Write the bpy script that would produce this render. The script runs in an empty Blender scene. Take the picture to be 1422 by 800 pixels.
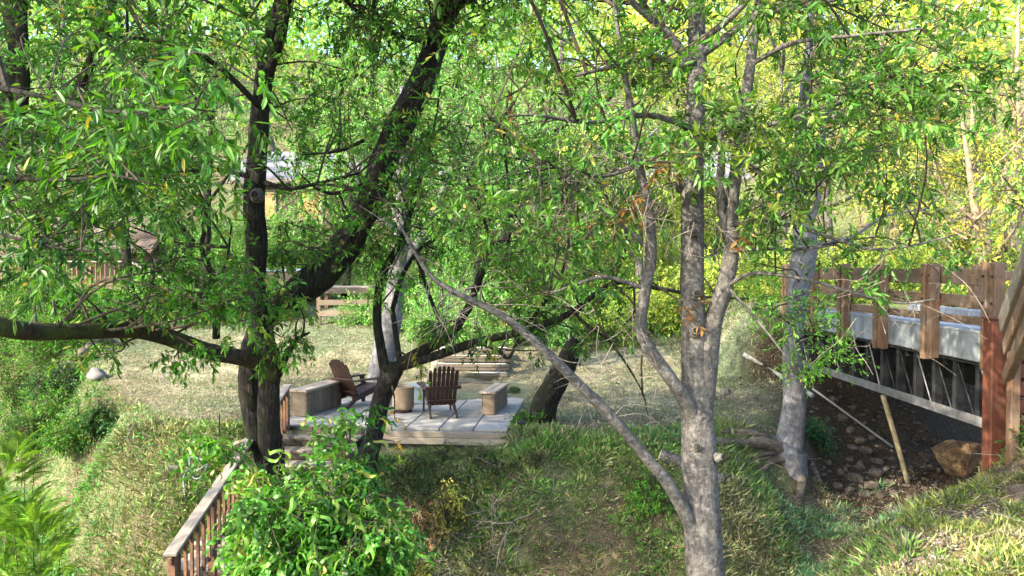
import bpy, math, random
import numpy as np
from mathutils import Vector, Matrix

random.seed(7)
rng = np.random.default_rng(7)
R = math.radians
scene = bpy.context.scene
col = scene.collection

# ------------------------------------------------------------------ camera, sky, sun, exposure
F_PX, CAM_Z, PITCH = 1116.0, 2.9, math.atan(30 / 1116.0)
cam = bpy.data.cameras.new('camera')
cam.lens = 36 * F_PX / 1422.0
cam.sensor_width = 36
cam.clip_end = 2000
cam_o = bpy.data.objects.new('camera', cam)
cam_o.location = (0, 0, CAM_Z)
cam_o.rotation_euler = (math.pi / 2 - PITCH, 0, 0)
col.objects.link(cam_o)
scene.camera = cam_o

SUN = Vector((-0.70, -0.48, 0.56)).normalized()
world = bpy.data.worlds.new('World')
scene.world = world
world.use_nodes = True
wn = world.node_tree
sky = wn.nodes.new('ShaderNodeTexSky')
sky.sky_type = 'NISHITA'
sky.sun_disc = False
sky.sun_elevation = math.asin(SUN.z)
sky.sun_rotation = math.atan2(SUN.x, SUN.y)
sky.dust_density = 2.5
bg = wn.nodes['Background']
wn.links.new(sky.outputs[0], bg.inputs[0])
bg.inputs[1].default_value = 0.15

sun_d = bpy.data.lights.new('sun', 'SUN')
sun_d.energy = 3.1
sun_d.angle = R(0.5)
sun_d.color = (1.0, 0.87, 0.66)
sun_o = bpy.data.objects.new('sun', sun_d)
sun_o.rotation_euler = (-SUN).to_track_quat('-Z', 'Y').to_euler()
sun_o.location = (-20, -15, 20)
col.objects.link(sun_o)

scene.view_settings.view_transform = 'Standard'
scene.view_settings.look = 'None'
scene.view_settings.gamma = 1.0
scene.view_settings.use_curve_mapping = False
scene.view_settings.exposure = 2.58
scene.render.engine = 'CYCLES'
cy = scene.cycles
cy.use_denoising = True
cy.max_bounces = 7
cy.diffuse_bounces = 4
cy.glossy_bounces = 2
cy.transmission_bounces = 5
cy.transparent_max_bounces = 4
cy.sample_clamp_indirect = 6
cy.caustics_reflective = False
cy.caustics_refractive = False


# ------------------------------------------------------------------ helpers
def at(px, py, d):
    """world point on the line of sight of a photo pixel, at distance d along +Y"""
    cx, cyy = (px - 711) / F_PX, -(py - 400) / F_PX
    v = Vector((cx, math.cos(PITCH) + cyy * math.sin(PITCH), -math.sin(PITCH) + cyy * math.cos(PITCH)))
    v *= d / v.y
    return Vector((v.x, v.y, v.z + CAM_Z))


def project(P):
    """photo pixels of an (N,3) array"""
    P = np.asarray(P, float)
    y, z = P[:, 1], P[:, 2] - CAM_Z
    f = y * math.cos(PITCH) - z * math.sin(PITCH)
    u = y * math.sin(PITCH) + z * math.cos(PITCH)
    f = np.where(f < 0.05, 0.05, f)
    return 711 + F_PX * P[:, 0] / f, 400 - F_PX * u / f, f


def sstep(t):
    t = np.clip(t, 0, 1)
    return t * t * (3 - 2 * t)


def unit(a):
    return a / np.maximum(np.linalg.norm(a, axis=-1, keepdims=True), 1e-9)


# value noise on a lattice, vectorised
_NT = np.random.default_rng(3).random((256, 256))


def vnoise(x, y):
    x = np.asarray(x, float); y = np.asarray(y, float)
    xi = np.floor(x).astype(int); yi = np.floor(y).astype(int)
    fx = x - xi; fy = y - yi
    fx = fx * fx * (3 - 2 * fx); fy = fy * fy * (3 - 2 * fy)
    a = _NT[xi % 256, yi % 256]; b = _NT[(xi + 1) % 256, yi % 256]
    c = _NT[xi % 256, (yi + 1) % 256]; d = _NT[(xi + 1) % 256, (yi + 1) % 256]
    return (a * (1 - fx) + b * fx) * (1 - fy) + (c * (1 - fx) + d * fx) * fy


def fbm(x, y, o=4):
    s, a, t = 0, 1.0, 0
    for i in range(o):
        s = s + a * vnoise(x * 2 ** i + 17 * i, y * 2 ** i + 31 * i); t += a; a *= .5
    return s / t


class MB:
    """mesh builder: arrays of vertices, faces of any size, optional vertex colours"""
    def __init__(self):
        self.v, self.f, self.c, self.n = [], [], [], 0

    def add(self, verts, faces, color=None):
        verts = np.asarray(verts, float).reshape(-1, 3)
        self.v.append(verts)
        for fa in (faces if isinstance(faces, list) else [faces]):
            self.f.append(np.asarray(fa, int) + self.n)
        self.n += len(verts)
        if color is None: color = (1, 1, 1)
        color = np.asarray(color, float)
        if color.ndim == 1: color = np.tile(color, (len(verts), 1))
        self.c.append(color)
        return self

    def box(self, c, s, rot=None, ch=0.006):
        hx, hy, hz = [k / 2 for k in s]
        ch = min(ch, hx * .45, hy * .45, hz * .45)
        V, idx = [], {}
        for sx in (-1, 1):
            for sy in (-1, 1):
                for sz in (-1, 1):
                    for ax in range(3):
                        p = [sx * (hx - ch), sy * (hy - ch), sz * (hz - ch)]
                        p[ax] = (sx * hx, sy * hy, sz * hz)[ax]
                        idx[(sx, sy, sz, ax)] = len(V); V.append(p)
        Q, T = [], []
        for ax in range(3):
            o = [a for a in range(3) if a != ax]
            for s_ in (-1, 1):
                def k(a, b):
                    t = [0, 0, 0]; t[ax] = s_; t[o[0]] = a; t[o[1]] = b
                    return idx[(t[0], t[1], t[2], ax)]
                q = [k(-1, -1), k(1, -1), k(1, 1), k(-1, 1)]
                if (s_ < 0) != (ax == 1): q = q[::-1]
                Q.append(q)
            for a in (-1, 1):       # edges running along ax
                for b in (-1, 1):
                    def e(sg, face):
                        t = [0, 0, 0]; t[ax] = sg; t[o[0]] = a; t[o[1]] = b
                        return idx[(t[0], t[1], t[2], o[face])]
                    q = [e(-1, 0), e(1, 0), e(1, 1), e(-1, 1)]
                    if (a * b < 0) != (ax == 1): q = q[::-1]
                    Q.append(q[::-1])
        for sx in (-1, 1):
            for sy in (-1, 1):
                for sz in (-1, 1):
                    t = [idx[(sx, sy, sz, a)] for a in range(3)]
                    if sx * sy * sz < 0: t = t[::-1]
                    T.append(t)
        V = np.array(V)
        if rot is not None: V = V @ np.array(rot.to_3x3()).T
        return self.add(V + np.array(c), [np.array(Q), np.array(T)])

    def beam(self, p0, p1, w, h, up=(0, 0, 1), ch=0.006):
        p0, p1 = Vector(p0), Vector(p1)
        d = p1 - p0
        x = d.normalized(); s = Vector(up).cross(x)
        if s.length < 1e-4: s = Vector((0, 1, 0)).cross(x)
        s.normalize(); u = x.cross(s)
        m = Matrix((x, s, u)).transposed()
        return self.box((p0 + p1) / 2, (d.length, w, h), m, ch)

    def tube(self, pts, radii, sides=8, sub=4, rough=0.0, cap=True, seed=0):
        pts = np.array([tuple(p) for p in pts], float); radii = np.array(radii, float)
        if sub > 1 and len(pts) > 2:
            P = np.vstack([2 * pts[0] - pts[1], pts, 2 * pts[-1] - pts[-2]])
            out, ro = [], []
            for i in range(len(pts) - 1):
                a, b, c, d = P[i], P[i + 1], P[i + 2], P[i + 3]
                for t in np.arange(sub) / sub:
                    out.append(.5 * (2 * b + (c - a) * t + (2 * a - 5 * b + 4 * c - d) * t * t + (3 * b - a - 3 * c + d) * t ** 3))
                    ro.append(radii[i] * (1 - t) + radii[i + 1] * t)
            out.append(pts[-1]); ro.append(radii[-1])
            pts, radii = np.array(out), np.array(ro)
        n = len(pts)
        T = unit(np.gradient(pts, axis=0))
        s = np.cross(T[0], [0.3, 1, .2]); s /= np.linalg.norm(s)
        ang = np.arange(sides) * 2 * math.pi / sides
        V = []
        r_ = np.random.default_rng(seed + n * 7 + sides)
        ph = r_.random(4) * 6.28
        arc = np.concatenate([[0], np.cumsum(np.linalg.norm(np.diff(pts, axis=0), axis=1))])
        for i in range(n):
            s = s - T[i] * s.dot(T[i]); s /= np.linalg.norm(s)
            b = np.cross(T[i], s)
            rr = radii[i] * np.ones(sides)
            if rough:
                rr *= 1 + rough * (np.sin(2 * ang + ph[0] + arc[i] * 2.1) * .5 + np.sin(3 * ang + ph[1] - arc[i] * 3.3) * .4
                                   + np.sin(5 * ang + ph[2] + arc[i] * 5.7) * .25 + (r_.random(sides) - .5) * .5)
            V.append(pts[i] + rr[:, None] * (np.cos(ang)[:, None] * s + np.sin(ang)[:, None] * b))
        V = np.vstack(V)
        i, j = np.meshgrid(np.arange(n - 1), np.arange(sides), indexing='ij')
        j2 = (j + 1) % sides
        Q = np.stack([i * sides + j, i * sides + j2, (i + 1) * sides + j2, (i + 1) * sides + j], -1).reshape(-1, 4)
        fs = [Q]
        if cap:
            fs += [np.arange(sides)[::-1][None], (np.arange(sides) + (n - 1) * sides)[None]]
        return self.add(V, fs)

    def twigs(self, P0, P1, r0, r1, color=None):
        """many straight 3-sided twigs at once"""
        P0 = np.asarray(P0); P1 = np.asarray(P1); N = len(P0)
        if N == 0: return self
        T = unit(P1 - P0)
        ref = np.where(np.abs(T[:, 2:3]) > .9, [[1., 0, 0]], [[0, 0, 1.]])
        S = unit(np.cross(T, ref)); B = np.cross(T, S)
        r0 = np.broadcast_to(r0, N)[:, None]; r1 = np.broadcast_to(r1, N)[:, None]
        V = []
        for P, r in ((P0, r0), (P1, r1)):
            for k in range(3):
                a = k * 2 * math.pi / 3
                V.append(P + r * (math.cos(a) * S + math.sin(a) * B))
        V = np.stack(V, 1).reshape(-1, 3)
        q = np.array([[0, 1, 4, 3], [1, 2, 5, 4], [2, 0, 3, 5]])
        Q = (q[None] + (np.arange(N) * 6)[:, None, None]).reshape(-1, 4)
        return self.add(V, Q, color)

    def leaves(self, P, D, U, L, W, colors, shape='lance'):
        N = len(P)
        if N == 0: return self
        D = unit(D); S = unit(np.cross(U, D)); Nn = np.cross(D, S)
        L = np.broadcast_to(L, N)[:, None]; W = np.broadcast_to(W, N)[:, None]
        t, q = LEAF[shape]
        V = (P[:, None] + t[None, :, 0:1] * L[:, None] * D[:, None] + t[None, :, 1:2] * W[:, None] * S[:, None]
             + t[None, :, 2:3] * L[:, None] * Nn[:, None])
        Q = (q[None] + (np.arange(N) * len(t))[:, None, None]).reshape(-1, q.shape[1])
        return self.add(V.reshape(-1, 3), Q, np.repeat(colors, len(t), 0))

    def mesh(self, name, smooth=False):
        m = bpy.data.meshes.new(name)
        v = np.vstack(self.v)
        m.vertices.add(len(v)); m.vertices.foreach_set('co', v.ravel().astype(np.float32))
        tot = np.concatenate([np.full(len(f), f.shape[1]) for f in self.f])
        loops = np.concatenate([f.ravel() for f in self.f])
        m.loops.add(len(loops)); m.loops.foreach_set('vertex_index', loops.astype(np.int32))
        m.polygons.add(len(tot))
        m.polygons.foreach_set('loop_start', np.concatenate([[0], np.cumsum(tot)[:-1]]).astype(np.int32))
        m.polygons.foreach_set('loop_total', tot.astype(np.int32))
        m.polygons.foreach_set('use_smooth', np.full(len(tot), bool(smooth)))
        c = np.vstack(self.c)
        a = m.color_attributes.new('Col', 'FLOAT_COLOR', 'POINT')
        a.data.foreach_set('color', np.hstack([c, np.ones((len(c), 1))]).ravel().astype(np.float32))
        m.update(calc_edges=True)
        return m

    def build(self, name, mat, parent=None, smooth=False, kind=None):
        o = bpy.data.objects.new(name, self.mesh(name, smooth))
        o.data.materials.append(mat)
        col.objects.link(o)
        if parent is not None: attach(o, parent)
        if kind: o['kind'] = kind
        return o


def attach(o, parent):
    """parts are built in world coordinates: keep them there"""
    o.parent = parent
    o.matrix_parent_inverse = WORLD_OF(parent).inverted()


def WORLD_OF(o):
    m = Matrix.LocRotScale(o.location, o.rotation_euler, o.scale)
    if o.parent is not None: m = WORLD_OF(o.parent) @ o.matrix_parent_inverse @ m
    return m


def thing(name, label, cat, loc=(0, 0, 0), group=None):
    o = bpy.data.objects.new(name, None)
    o.empty_display_size = .2
    o.location = loc
    col.objects.link(o)
    return tag(o, label, cat, group)


def tag(o, label, cat, group=None):
    o['label'] = label; o['category'] = cat
    if group: o['group'] = group
    return o


LEAF = {
    'lance': (np.array([[0, 0, 0], [.3, -.5, .035], [.68, -.42, .02], [1, 0, -.05], [.68, .42, .02], [.3, .5, .035]], float),
              np.array([[0, 3, 2, 1], [0, 5, 4, 3]])),
    'diamond': (np.array([[0, 0, 0], [.45, -.5, .06], [1, 0, -.06], [.45, .5, .06]], float), np.array([[0, 3, 2, 1]])),
    'blade': (np.array([[0, -.5, 0], [0, .5, 0], [.55, .32, .03], [1, 0, -.16], [.55, -.32, .03]], float),
              np.array([[0, 1, 2, 3, 4]])),
}


def curl_template(seed):
    r = np.random.default_rng(seed)
    n = 7; V = []; tw = r.uniform(1.5, 3.6) * r.choice([-1, 1]); ph = r.random() * 6.28
    for i in range(n):
        t = i / (n - 1)
        w = .5 * math.sin(math.pi * min(1, t * .86 + .12)) ** .8
        a = tw * t
        cx, cz = .30 * math.sin(5.4 * t + ph) - .30 * math.sin(ph), .16 * math.cos(5.0 * t + ph) - .16 * math.cos(ph)
        for s in (-1, 1):
            V.append([t * .93, cx * 3 + s * w * math.cos(a), cz + s * w * .22 * math.sin(a)])
    q = np.array([[2 * i, 2 * i + 2, 2 * i + 3, 2 * i + 1] for i in range(n - 1)])
    return np.array(V), q


for k in range(4): LEAF['curl%d' % k] = curl_template(k)


# ------------------------------------------------------------------ materials (procedural)
def new_mat(name):
    m = bpy.data.materials.new(name); m.use_nodes = True
    nt = m.node_tree
    return m, nt, nt.nodes['Principled BSDF'], nt.nodes['Material Output']


def ramp(nt, fac, stops):
    r = nt.nodes.new('ShaderNodeValToRGB')
    els = r.color_ramp.elements
    els[0].position, els[0].color = stops[0][0], (*stops[0][1], 1)
    els[1].position, els[1].color = stops[1][0], (*stops[1][1], 1)
    for p, c in stops[2:]:
        e = els.new(p); e.color = (*c, 1)
    nt.links.new(fac, r.inputs[0])
    return r.outputs[0]


def coords(nt, scale=(1, 1, 1)):
    t = nt.nodes.new('ShaderNodeTexCoord'); mp = nt.nodes.new('ShaderNodeMapping')
    nt.links.new(t.outputs['Object'], mp.inputs[0]); mp.inputs['Scale'].default_value = scale
    return mp.outputs[0]


def noise(nt, vec, scale, detail=5, rough=.6, dist=0):
    n = nt.nodes.new('ShaderNodeTexNoise')
    nt.links.new(vec, n.inputs['Vector'])
    n.inputs['Scale'].default_value = scale; n.inputs['Detail'].default_value = detail
    n.inputs['Roughness'].default_value = rough; n.inputs['Distortion'].default_value = dist
    return n.outputs[0]


def bump(nt, h, bsdf, strength=.5, dist=.02):
    b = nt.nodes.new('ShaderNodeBump'); b.inputs['Strength'].default_value = strength; b.inputs['Distance'].default_value = dist
    nt.links.new(h, b.inputs['Height']); nt.links.new(b.outputs[0], bsdf.inputs['Normal'])


def mix(nt, fac, a, b, mode='MIX'):
    m = nt.nodes.new('ShaderNodeMix'); m.data_type = 'RGBA'; m.blend_type = mode
    if isinstance(fac, (int, float)): m.inputs[0].default_value = fac
    else: nt.links.new(fac, m.inputs[0])
    for v, i in ((a, 6), (b, 7)):
        if isinstance(v, tuple): m.inputs[i].default_value = (*v, 1)
        else: nt.links.new(v, m.inputs[i])
    return m.outputs[2]


def mapr(nt, v, a, b):
    m = nt.nodes.new('ShaderNodeMapRange'); m.inputs[1].default_value = a; m.inputs[2].default_value = b
    nt.links.new(v, m.inputs[0]); return m.outputs[0]


def piece_tone(nt, c, lo=.78, hi=1.2):
    oi = nt.nodes.new('ShaderNodeObjectInfo'); mr = nt.nodes.new('ShaderNodeMapRange')
    mr.inputs[3].default_value = lo; mr.inputs[4].default_value = hi
    nt.links.new(oi.outputs['Random'], mr.inputs[0])
    return mix(nt, 1.0, c, mr.outputs[0], 'MULTIPLY')


def bark_mat(name, dark, mid, light, ridge=(16, 16, 3.2), moss=None, strength=.9, fleck=None):
    m, nt, b, _ = new_mat(name)
    v = coords(nt, ridge)
    n1 = noise(nt, v, 1.6, 7, .68, .5)
    n2 = noise(nt, coords(nt), 3.0, 3)
    c = ramp(nt, n1, [(.3, dark), (.72, light), (.5, mid)])
    if fleck:
        nf = noise(nt, coords(nt, (9, 9, 14)), 2.2, 4, .7)
        c = mix(nt, mapr(nt, nf, .50, .80), c, fleck)
    if moss:
        c = mix(nt, mapr(nt, n2, .46, .66), c, moss)
    nt.links.new(c, b.inputs['Base Color'])
    b.inputs['Roughness'].default_value = .9
    b.inputs['Specular IOR Level'].default_value = .25
    bump(nt, n1, b, strength, .05)
    return m


def wood_mat(name, dark, light, grain=(3, 3, 40), rough=.75, weather=None):
    m, nt, b, _ = new_mat(name)
    n1 = noise(nt, coords(nt, grain), 1.5, 6, .65, .3)
    n2 = noise(nt, coords(nt), 2.3, 4)
    c = ramp(nt, n1, [(.3, dark), (.75, light)])
    if weather: c = mix(nt, mapr(nt, n2, .45, .75), c, weather)
    c = piece_tone(nt, c)
    nt.links.new(c, b.inputs['Base Color'])
    b.inputs['Roughness'].default_value = rough
    bump(nt, n1, b, .35, .006)
    return m


def plain_mat(name, a, b_, scale=6, rough=.8, metal=0, bs=.3, bd=.01):
    m, nt, b, _ = new_mat(name)
    n1 = noise(nt, coords(nt), scale, 7, .65)
    nt.links.new(piece_tone(nt, ramp(nt, n1, [(.32, a), (.7, b_)]), .85, 1.12), b.inputs['Base Color'])
    b.inputs['Roughness'].default_value = rough; b.inputs['Metallic'].default_value = metal
    bump(nt, n1, b, bs, bd)
    return m


def leaf_mat(name, gloss=.45, trans=.42, tint=(1.2, 1.3, .35), spec=.22):
    m, nt, b, out = new_mat(name)
    a = nt.nodes.new('ShaderNodeAttribute'); a.attribute_name = 'Col'
    nt.links.new(a.outputs['Color'], b.inputs['Base Color'])
    b.inputs['Roughness'].default_value = gloss
    b.inputs['Specular IOR Level'].default_value = spec
    t = nt.nodes.new('ShaderNodeBsdfTranslucent')
    nt.links.new(mix(nt, 1.0, a.outputs['Color'], tint, 'MULTIPLY'), t.inputs['Color'])
    ms = nt.nodes.new('ShaderNodeMixShader'); ms.inputs[0].default_value = trans
    nt.links.new(b.outputs[0], ms.inputs[1]); nt.links.new(t.outputs[0], ms.inputs[2])
    nt.links.new(ms.outputs[0], out.inputs['Surface'])
    return m


M = {}
M['leaf'] = leaf_mat('leaf_surface')
M['leaf_glossy'] = leaf_mat('glossy_leaf_surface', gloss=.4, trans=.4, spec=.32)
M['grass'] = leaf_mat('grass_surface', gloss=.6, trans=.3, tint=(1.1, 1.15, .6))
M['litter'] = leaf_mat('dry_leaf_surface', gloss=.8, trans=.15, tint=(1, 1, 1))
M['bark_dark'] = bark_mat('dark_bark', (.002, .002, .0015), (.012, .0105, .009), (.075, .067, .06), moss=(.016, .019, .008), strength=1.0)
M['bark_moss'] = bark_mat('mossy_bark', (.012, .010, .007), (.04, .032, .02), (.09, .072, .045), moss=(.06, .075, .018))
M['bark_grey'] = bark_mat('grey_bark', (.026, .024, .022), (.075, .071, .067), (.145, .138, .13), ridge=(12, 12, 7), strength=.7, fleck=(.2, .195, .19))
M['bark_pale'] = bark_mat('pale_bark', (.06, .06, .066), (.14, .14, .15), (.24, .24, .25), ridge=(9, 9, 6), strength=.6, fleck=(.07, .08, .08))
M['bark_cream'] = bark_mat('cream_bark', (.12, .09, .06), (.22, .17, .12), (.34, .28, .21), ridge=(7, 7, 3), strength=.4)
M['twig'] = bark_mat('twig_bark', (.015, .012, .009), (.04, .032, .024), (.09, .075, .06), strength=.3)
M['twig_pale'] = bark_mat('pale_twig_bark', (.10, .085, .068), (.18, .155, .13), (.27, .24, .21), strength=.3)
M['root'] = bark_mat('root_bark', (.03, .024, .018), (.10, .085, .068), (.22, .19, .16), ridge=(5, 14, 14), strength=.7)
M['dark_timber'] = wood_mat('dark_stained_wood', (.014, .006, .0042), (.05, .022, .015), rough=.6)
M['brown_timber'] = wood_mat('brown_timber', (.07, .04, .024), (.18, .115, .072), grain=(8, 2.2, 26), weather=(.17, .13, .10))
M['post_timber'] = wood_mat('post_timber', (.08, .042, .022), (.21, .12, .065), grain=(26, 26, 3), weather=(.15, .11, .08))
M['red_timber'] = wood_mat('rust_red_timber', (.07, .017, .008), (.19, .053, .022), grain=(22, 22, 3), weather=(.11, .05, .03))
M['rail_timber'] = wood_mat('railing_timber', (.09, .042, .022), (.21, .11, .06), grain=(20, 3, 20))
M['cap_timber'] = wood_mat('weathered_cap_rail', (.19, .165, .14), (.34, .31, .27), grain=(26, 2.4, 26), rough=.6)
M['bench_timber'] = wood_mat('bench_timber', (.075, .055, .036), (.17, .13, .09), grain=(3, 3, 26), weather=(.13, .108, .085))
M['bench_top'] = wood_mat('bench_top_timber', (.17, .135, .105), (.31, .26, .21), grain=(24, 3, 20))
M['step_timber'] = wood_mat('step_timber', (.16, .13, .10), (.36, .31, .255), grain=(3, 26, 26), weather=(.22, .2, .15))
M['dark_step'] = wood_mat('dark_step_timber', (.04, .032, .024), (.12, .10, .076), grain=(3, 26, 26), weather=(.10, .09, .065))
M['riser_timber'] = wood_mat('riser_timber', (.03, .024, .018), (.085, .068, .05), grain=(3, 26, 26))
M['paver'] = plain_mat('concrete_paver', (.18, .172, .165), (.31, .30, .288), 5, .85, bs=.2)
M['concrete'] = wood_mat('stained_shaded_concrete', (.10, .115, .13), (.28, .31, .34), grain=(5, 5, .7), rough=.85, weather=(.25, .28, .31))  # vertical stains over a base darkened and blued to imitate shade
M['steel_dark'] = plain_mat('dark_painted_steel', (.006, .007, .009), (.022, .025, .03), 7, .55, .3)
M['steel_mid'] = plain_mat('mid_dark_steel', (.011, .013, .016), (.036, .04, .046), 7, .6, .3)  # slightly lighter steel for the truss verticals
M['steel_light'] = plain_mat('weathered_grey_steel', (.13, .13, .14), (.25, .255, .27), 6, .5, .35)
M['rock'] = plain_mat('creek_rock', (.035, .028, .02), (.13, .108, .08), 6, .95, bs=.9, bd=.06)
M['rock_tan'] = plain_mat('tan_boulder', (.05, .03, .016), (.25, .165, .085), 5.5, .95, bs=1, bd=.12)
M['rock_pale'] = plain_mat('pale_rock', (.08, .08, .075), (.17, .17, .165), 5, .9, bs=.5, bd=.03)
M['planter'] = plain_mat('tan_drum', (.2, .145, .092), (.3, .225, .15), 5, .8)
M['blue_box'] = plain_mat('pale_blue_plastic', (.22, .29, .35), (.34, .41, .47), 3, .5, bs=.05)
M['pipe'] = plain_mat('pale_pipe', (.17, .17, .155), (.29, .295, .27), 5, .6, bs=.1)
M['pole'] = plain_mat('yellowed_pole', (.24, .19, .09), (.52, .45, .28), 9, .8)
M['cut_wood'] = plain_mat('cut_wood', (.36, .30, .23), (.56, .5, .42), 9, .85)
M['hose'] = plain_mat('hose_rubber', (.05, .075, .075), (.09, .125, .125), 3, .5, bs=.02)
M['roof_grey'] = wood_mat('grey_roof', (.11, .115, .13), (.2, .205, .22), grain=(2, 14, 14), rough=.7)
M['roof_brown'] = wood_mat('brown_shingle', (.06, .04, .03), (.16, .11, .085), grain=(20, 20, 5))
M['house_wall'] = wood_mat('dark_siding', (.05, .035, .025), (.11, .08, .058), grain=(3, 3, 20))
M['trim'] = plain_mat('cream_trim', (.16, .135, .105), (.24, .21, .17), 4, .7, bs=.05)
m_, nt_, b_, _o = new_mat('lit_window')
b_.inputs['Base Color'].default_value = (.3, .2, .08, 1); b_.inputs['Roughness'].default_value = .2
b_.inputs['Emission Color'].default_value = (1, .62, .2, 1); b_.inputs['Emission Strength'].default_value = .05
M['lit_window'] = m_
m_, nt_, b_, _o = new_mat('dark_glass')
b_.inputs['Base Color'].default_value = (.03, .035, .04, 1); b_.inputs['Roughness'].default_value = .06
M['glass'] = m_
m_, nt_, b_, _o = new_mat('soil_and_thatch')
at_ = nt_.nodes.new('ShaderNodeAttribute'); at_.attribute_name = 'Col'
na = noise(nt_, coords(nt_), 9, 8, .72); nb = noise(nt_, coords(nt_), 38, 4, .7)
cc = mix(nt_, 1.0, at_.outputs['Color'], ramp(nt_, na, [(.3, (.55, .52, .48)), (.7, (1.35, 1.35, 1.3))]), 'MULTIPLY')
cc = mix(nt_, mapr(nt_, nb, .52, .74), cc, (.20, .20, .155))
nt_.links.new(cc, b_.inputs['Base Color']); b_.inputs['Roughness'].default_value = .95
b_.inputs['Specular IOR Level'].default_value = .15
mm = nt_.nodes.new('ShaderNodeMath'); mm.operation = 'ADD'
nt_.links.new(na, mm.inputs[0]); nt_.links.new(nb, mm.inputs[1])
bump(nt_, mm.outputs[0], b_, .8, .05)
M['ground'] = m_


# ------------------------------------------------------------------ terrain
def far_edge(x):
    x = np.asarray(x, float)
    return sum(_far_edge(x + k) for k in (-.9, -.6, -.3, 0, .3, .6, .9)) / 7


def _far_edge(x):
    return np.interp(x, [-40, -14, -10, -7, -5, -3.5, .5, 2, 3, 3.8, 5, 6, 7.2, 9, 14, 40],
                     [34, 24, 19, 15, 13.7, 13.5, 13.6, 13.3, 13.7, 14.5, 15.0, 17.2, 19.0, 19.6, 22, 26])


def near_edge(x):
    return np.interp(x, [-40, -6, -3, 0, 2, 3.2, 4.3, 6, 8, 12, 40], [4, 4, 4.3, 4.2, 4.6, 6.6, 9.0, 10.2, 10.7, 10.7, 10.7])


def ground_z(x, y):
    x = np.asarray(x, float); y = np.asarray(y, float)
    bed = np.interp(x, [0, 2, 5, 7, 14], [-2.4, -2.2, -1.6, -1.2, -.9])
    w = (fbm(x * .55, y * .55, 3) - .5)
    s = y - far_edge(x) + w * 1.5
    hill = np.interp(y, [0, 17, 19.5, 22, 26, 32, 38, 45, 60, 90, 140, 400], [-.06, -.06, .18, .6, 1.05, 1.9, 3.5, 6.2, 13, 25, 36, 60])
    hill = hill + sstep((np.abs(x + 1) - 13) / 22) * np.minimum(np.maximum(y - 10, 0), 30) * .13
    front = np.interp(np.hypot((x + 2.0) / 2.7, (y - 13.6) / 1.3), [0, .6, 1], [-.42, -.36, 0])
    zf = np.where(s > 0, hill + front, (hill + front) * sstep(1 + s / 2) + bed * sstep(-s / 2.5))
    hn = np.interp(x, [-40, -3, 0, 2.5, 4.5, 6.2, 7.0, 8, 40], [1, .5, .2, -.3, -.05, .15, .9, 1.78, 2.2])
    t = near_edge(x) - y + w * 1.1
    back = np.clip((near_edge(x) - y - 1) / 5, 0, 1)
    hn = hn + (1.15 - hn) * sstep(back) * np.where(x > 6.5, 0, 1)
    zn = np.where(t > 0, hn, hn + (bed - hn) * sstep(-t / 2.9))
    z = np.maximum(zf, zn)
    tv = np.interp(14.55 - y, [0, .34, 1.36, 6.4], [-.2, -.42, -.86, -1.85])       # cutting for the stairway
    cut = sstep((x + 4.45) / .3) * sstep((-2.25 - x) / .45) * sstep((14.5 - y) / .1) * sstep((y - 7.5) / .8)
    z = np.where(cut > 0, z + (np.minimum(z, tv) - z) * cut, z)
    emb = sstep((y - 19.2) / 1.0) * sstep((x - 5.0) / 1.4) * sstep((14.5 - x) / 2.5)
    z = np.where(y > 19, np.maximum(z, z + (1.78 - z) * emb), z)
    rough = np.clip((y - 2) / 6, .2, 1)
    z = z + (fbm(x * 1.7, y * 1.7, 4) - .5) * .24 * rough * np.where((s > .3) & (y < 19), .35, 1)
    z = z + (fbm(x * .12 + 9, y * .12, 3) - .5) * 3.0 * sstep((y - 36) / 25)
    return z


def gz(x, y): return float(ground_z(np.array([x]), np.array([y]))[0])


def hit(px, py, d0=4.0, d1=60.0):
    """where the line of sight of a pixel meets the terrain"""
    d = np.arange(d0, d1, .03)
    a, b = at(px, py, 1.0), at(px, py, 2.0)
    v = np.array(b - a)
    P = np.array(a) + (d[:, None] - 1) * v
    g = ground_z(P[:, 0], P[:, 1])
    k = np.argmax(P[:, 2] < g) if (P[:, 2] < g).any() else len(d) - 1
    return Vector((P[k, 0], P[k, 1], g[k]))


def lawn_mask(x, y):
    s = y - far_edge(x)
    return sstep((s - .1) / 1.2) * sstep((33 - y) / 4) * sstep((x + 15) / 3) * sstep((9 - x) / 3)


def under_bridge_mask(x, y):   # darker bare soil and stones beneath the bridge
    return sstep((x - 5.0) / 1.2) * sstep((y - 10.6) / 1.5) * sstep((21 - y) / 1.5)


xs = np.unique(np.concatenate([np.linspace(-13, 13, 175), np.linspace(-45, 45, 90), np.array([-260, -160, -110, -80, -60, 60, 80, 110, 160, 260])]))
ys = np.unique(np.concatenate([np.linspace(3, 26, 165), np.linspace(-12, 70, 100), np.array([-60, -40, -25, 80, 95, 120, 150, 200, 300, 420])]))
GX, GY = np.meshgrid(xs, ys, indexing='ij')
GZ = ground_z(GX, GY)
nx, ny = GX.shape
ii, jj = np.meshgrid(np.arange(nx - 1), np.arange(ny - 1), indexing='ij')
GQ = np.stack([ii * ny + jj, (ii + 1) * ny + jj, (ii + 1) * ny + jj + 1, ii * ny + jj + 1], -1).reshape(-1, 4)
lm = lawn_mask(GX, GY)[..., None]; dm = under_bridge_mask(GX, GY)[..., None]
n1 = fbm(GX * .9, GY * .9, 4)[..., None]; n2 = fbm(GX * .35 + 40, GY * .35, 3)[..., None]
C_soil = np.array([.11, .085, .056]); C_moss = np.array([.12, .145, .065]); C_dry = np.array([.24, .235, .165]); C_grass = np.array([.12, .165, .10])
gcol = C_soil + (C_moss - C_soil) * sstep((n1 - .35) / .25)
lcol = C_grass + (C_dry - C_grass) * sstep((n2 - .38) / .22)
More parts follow.
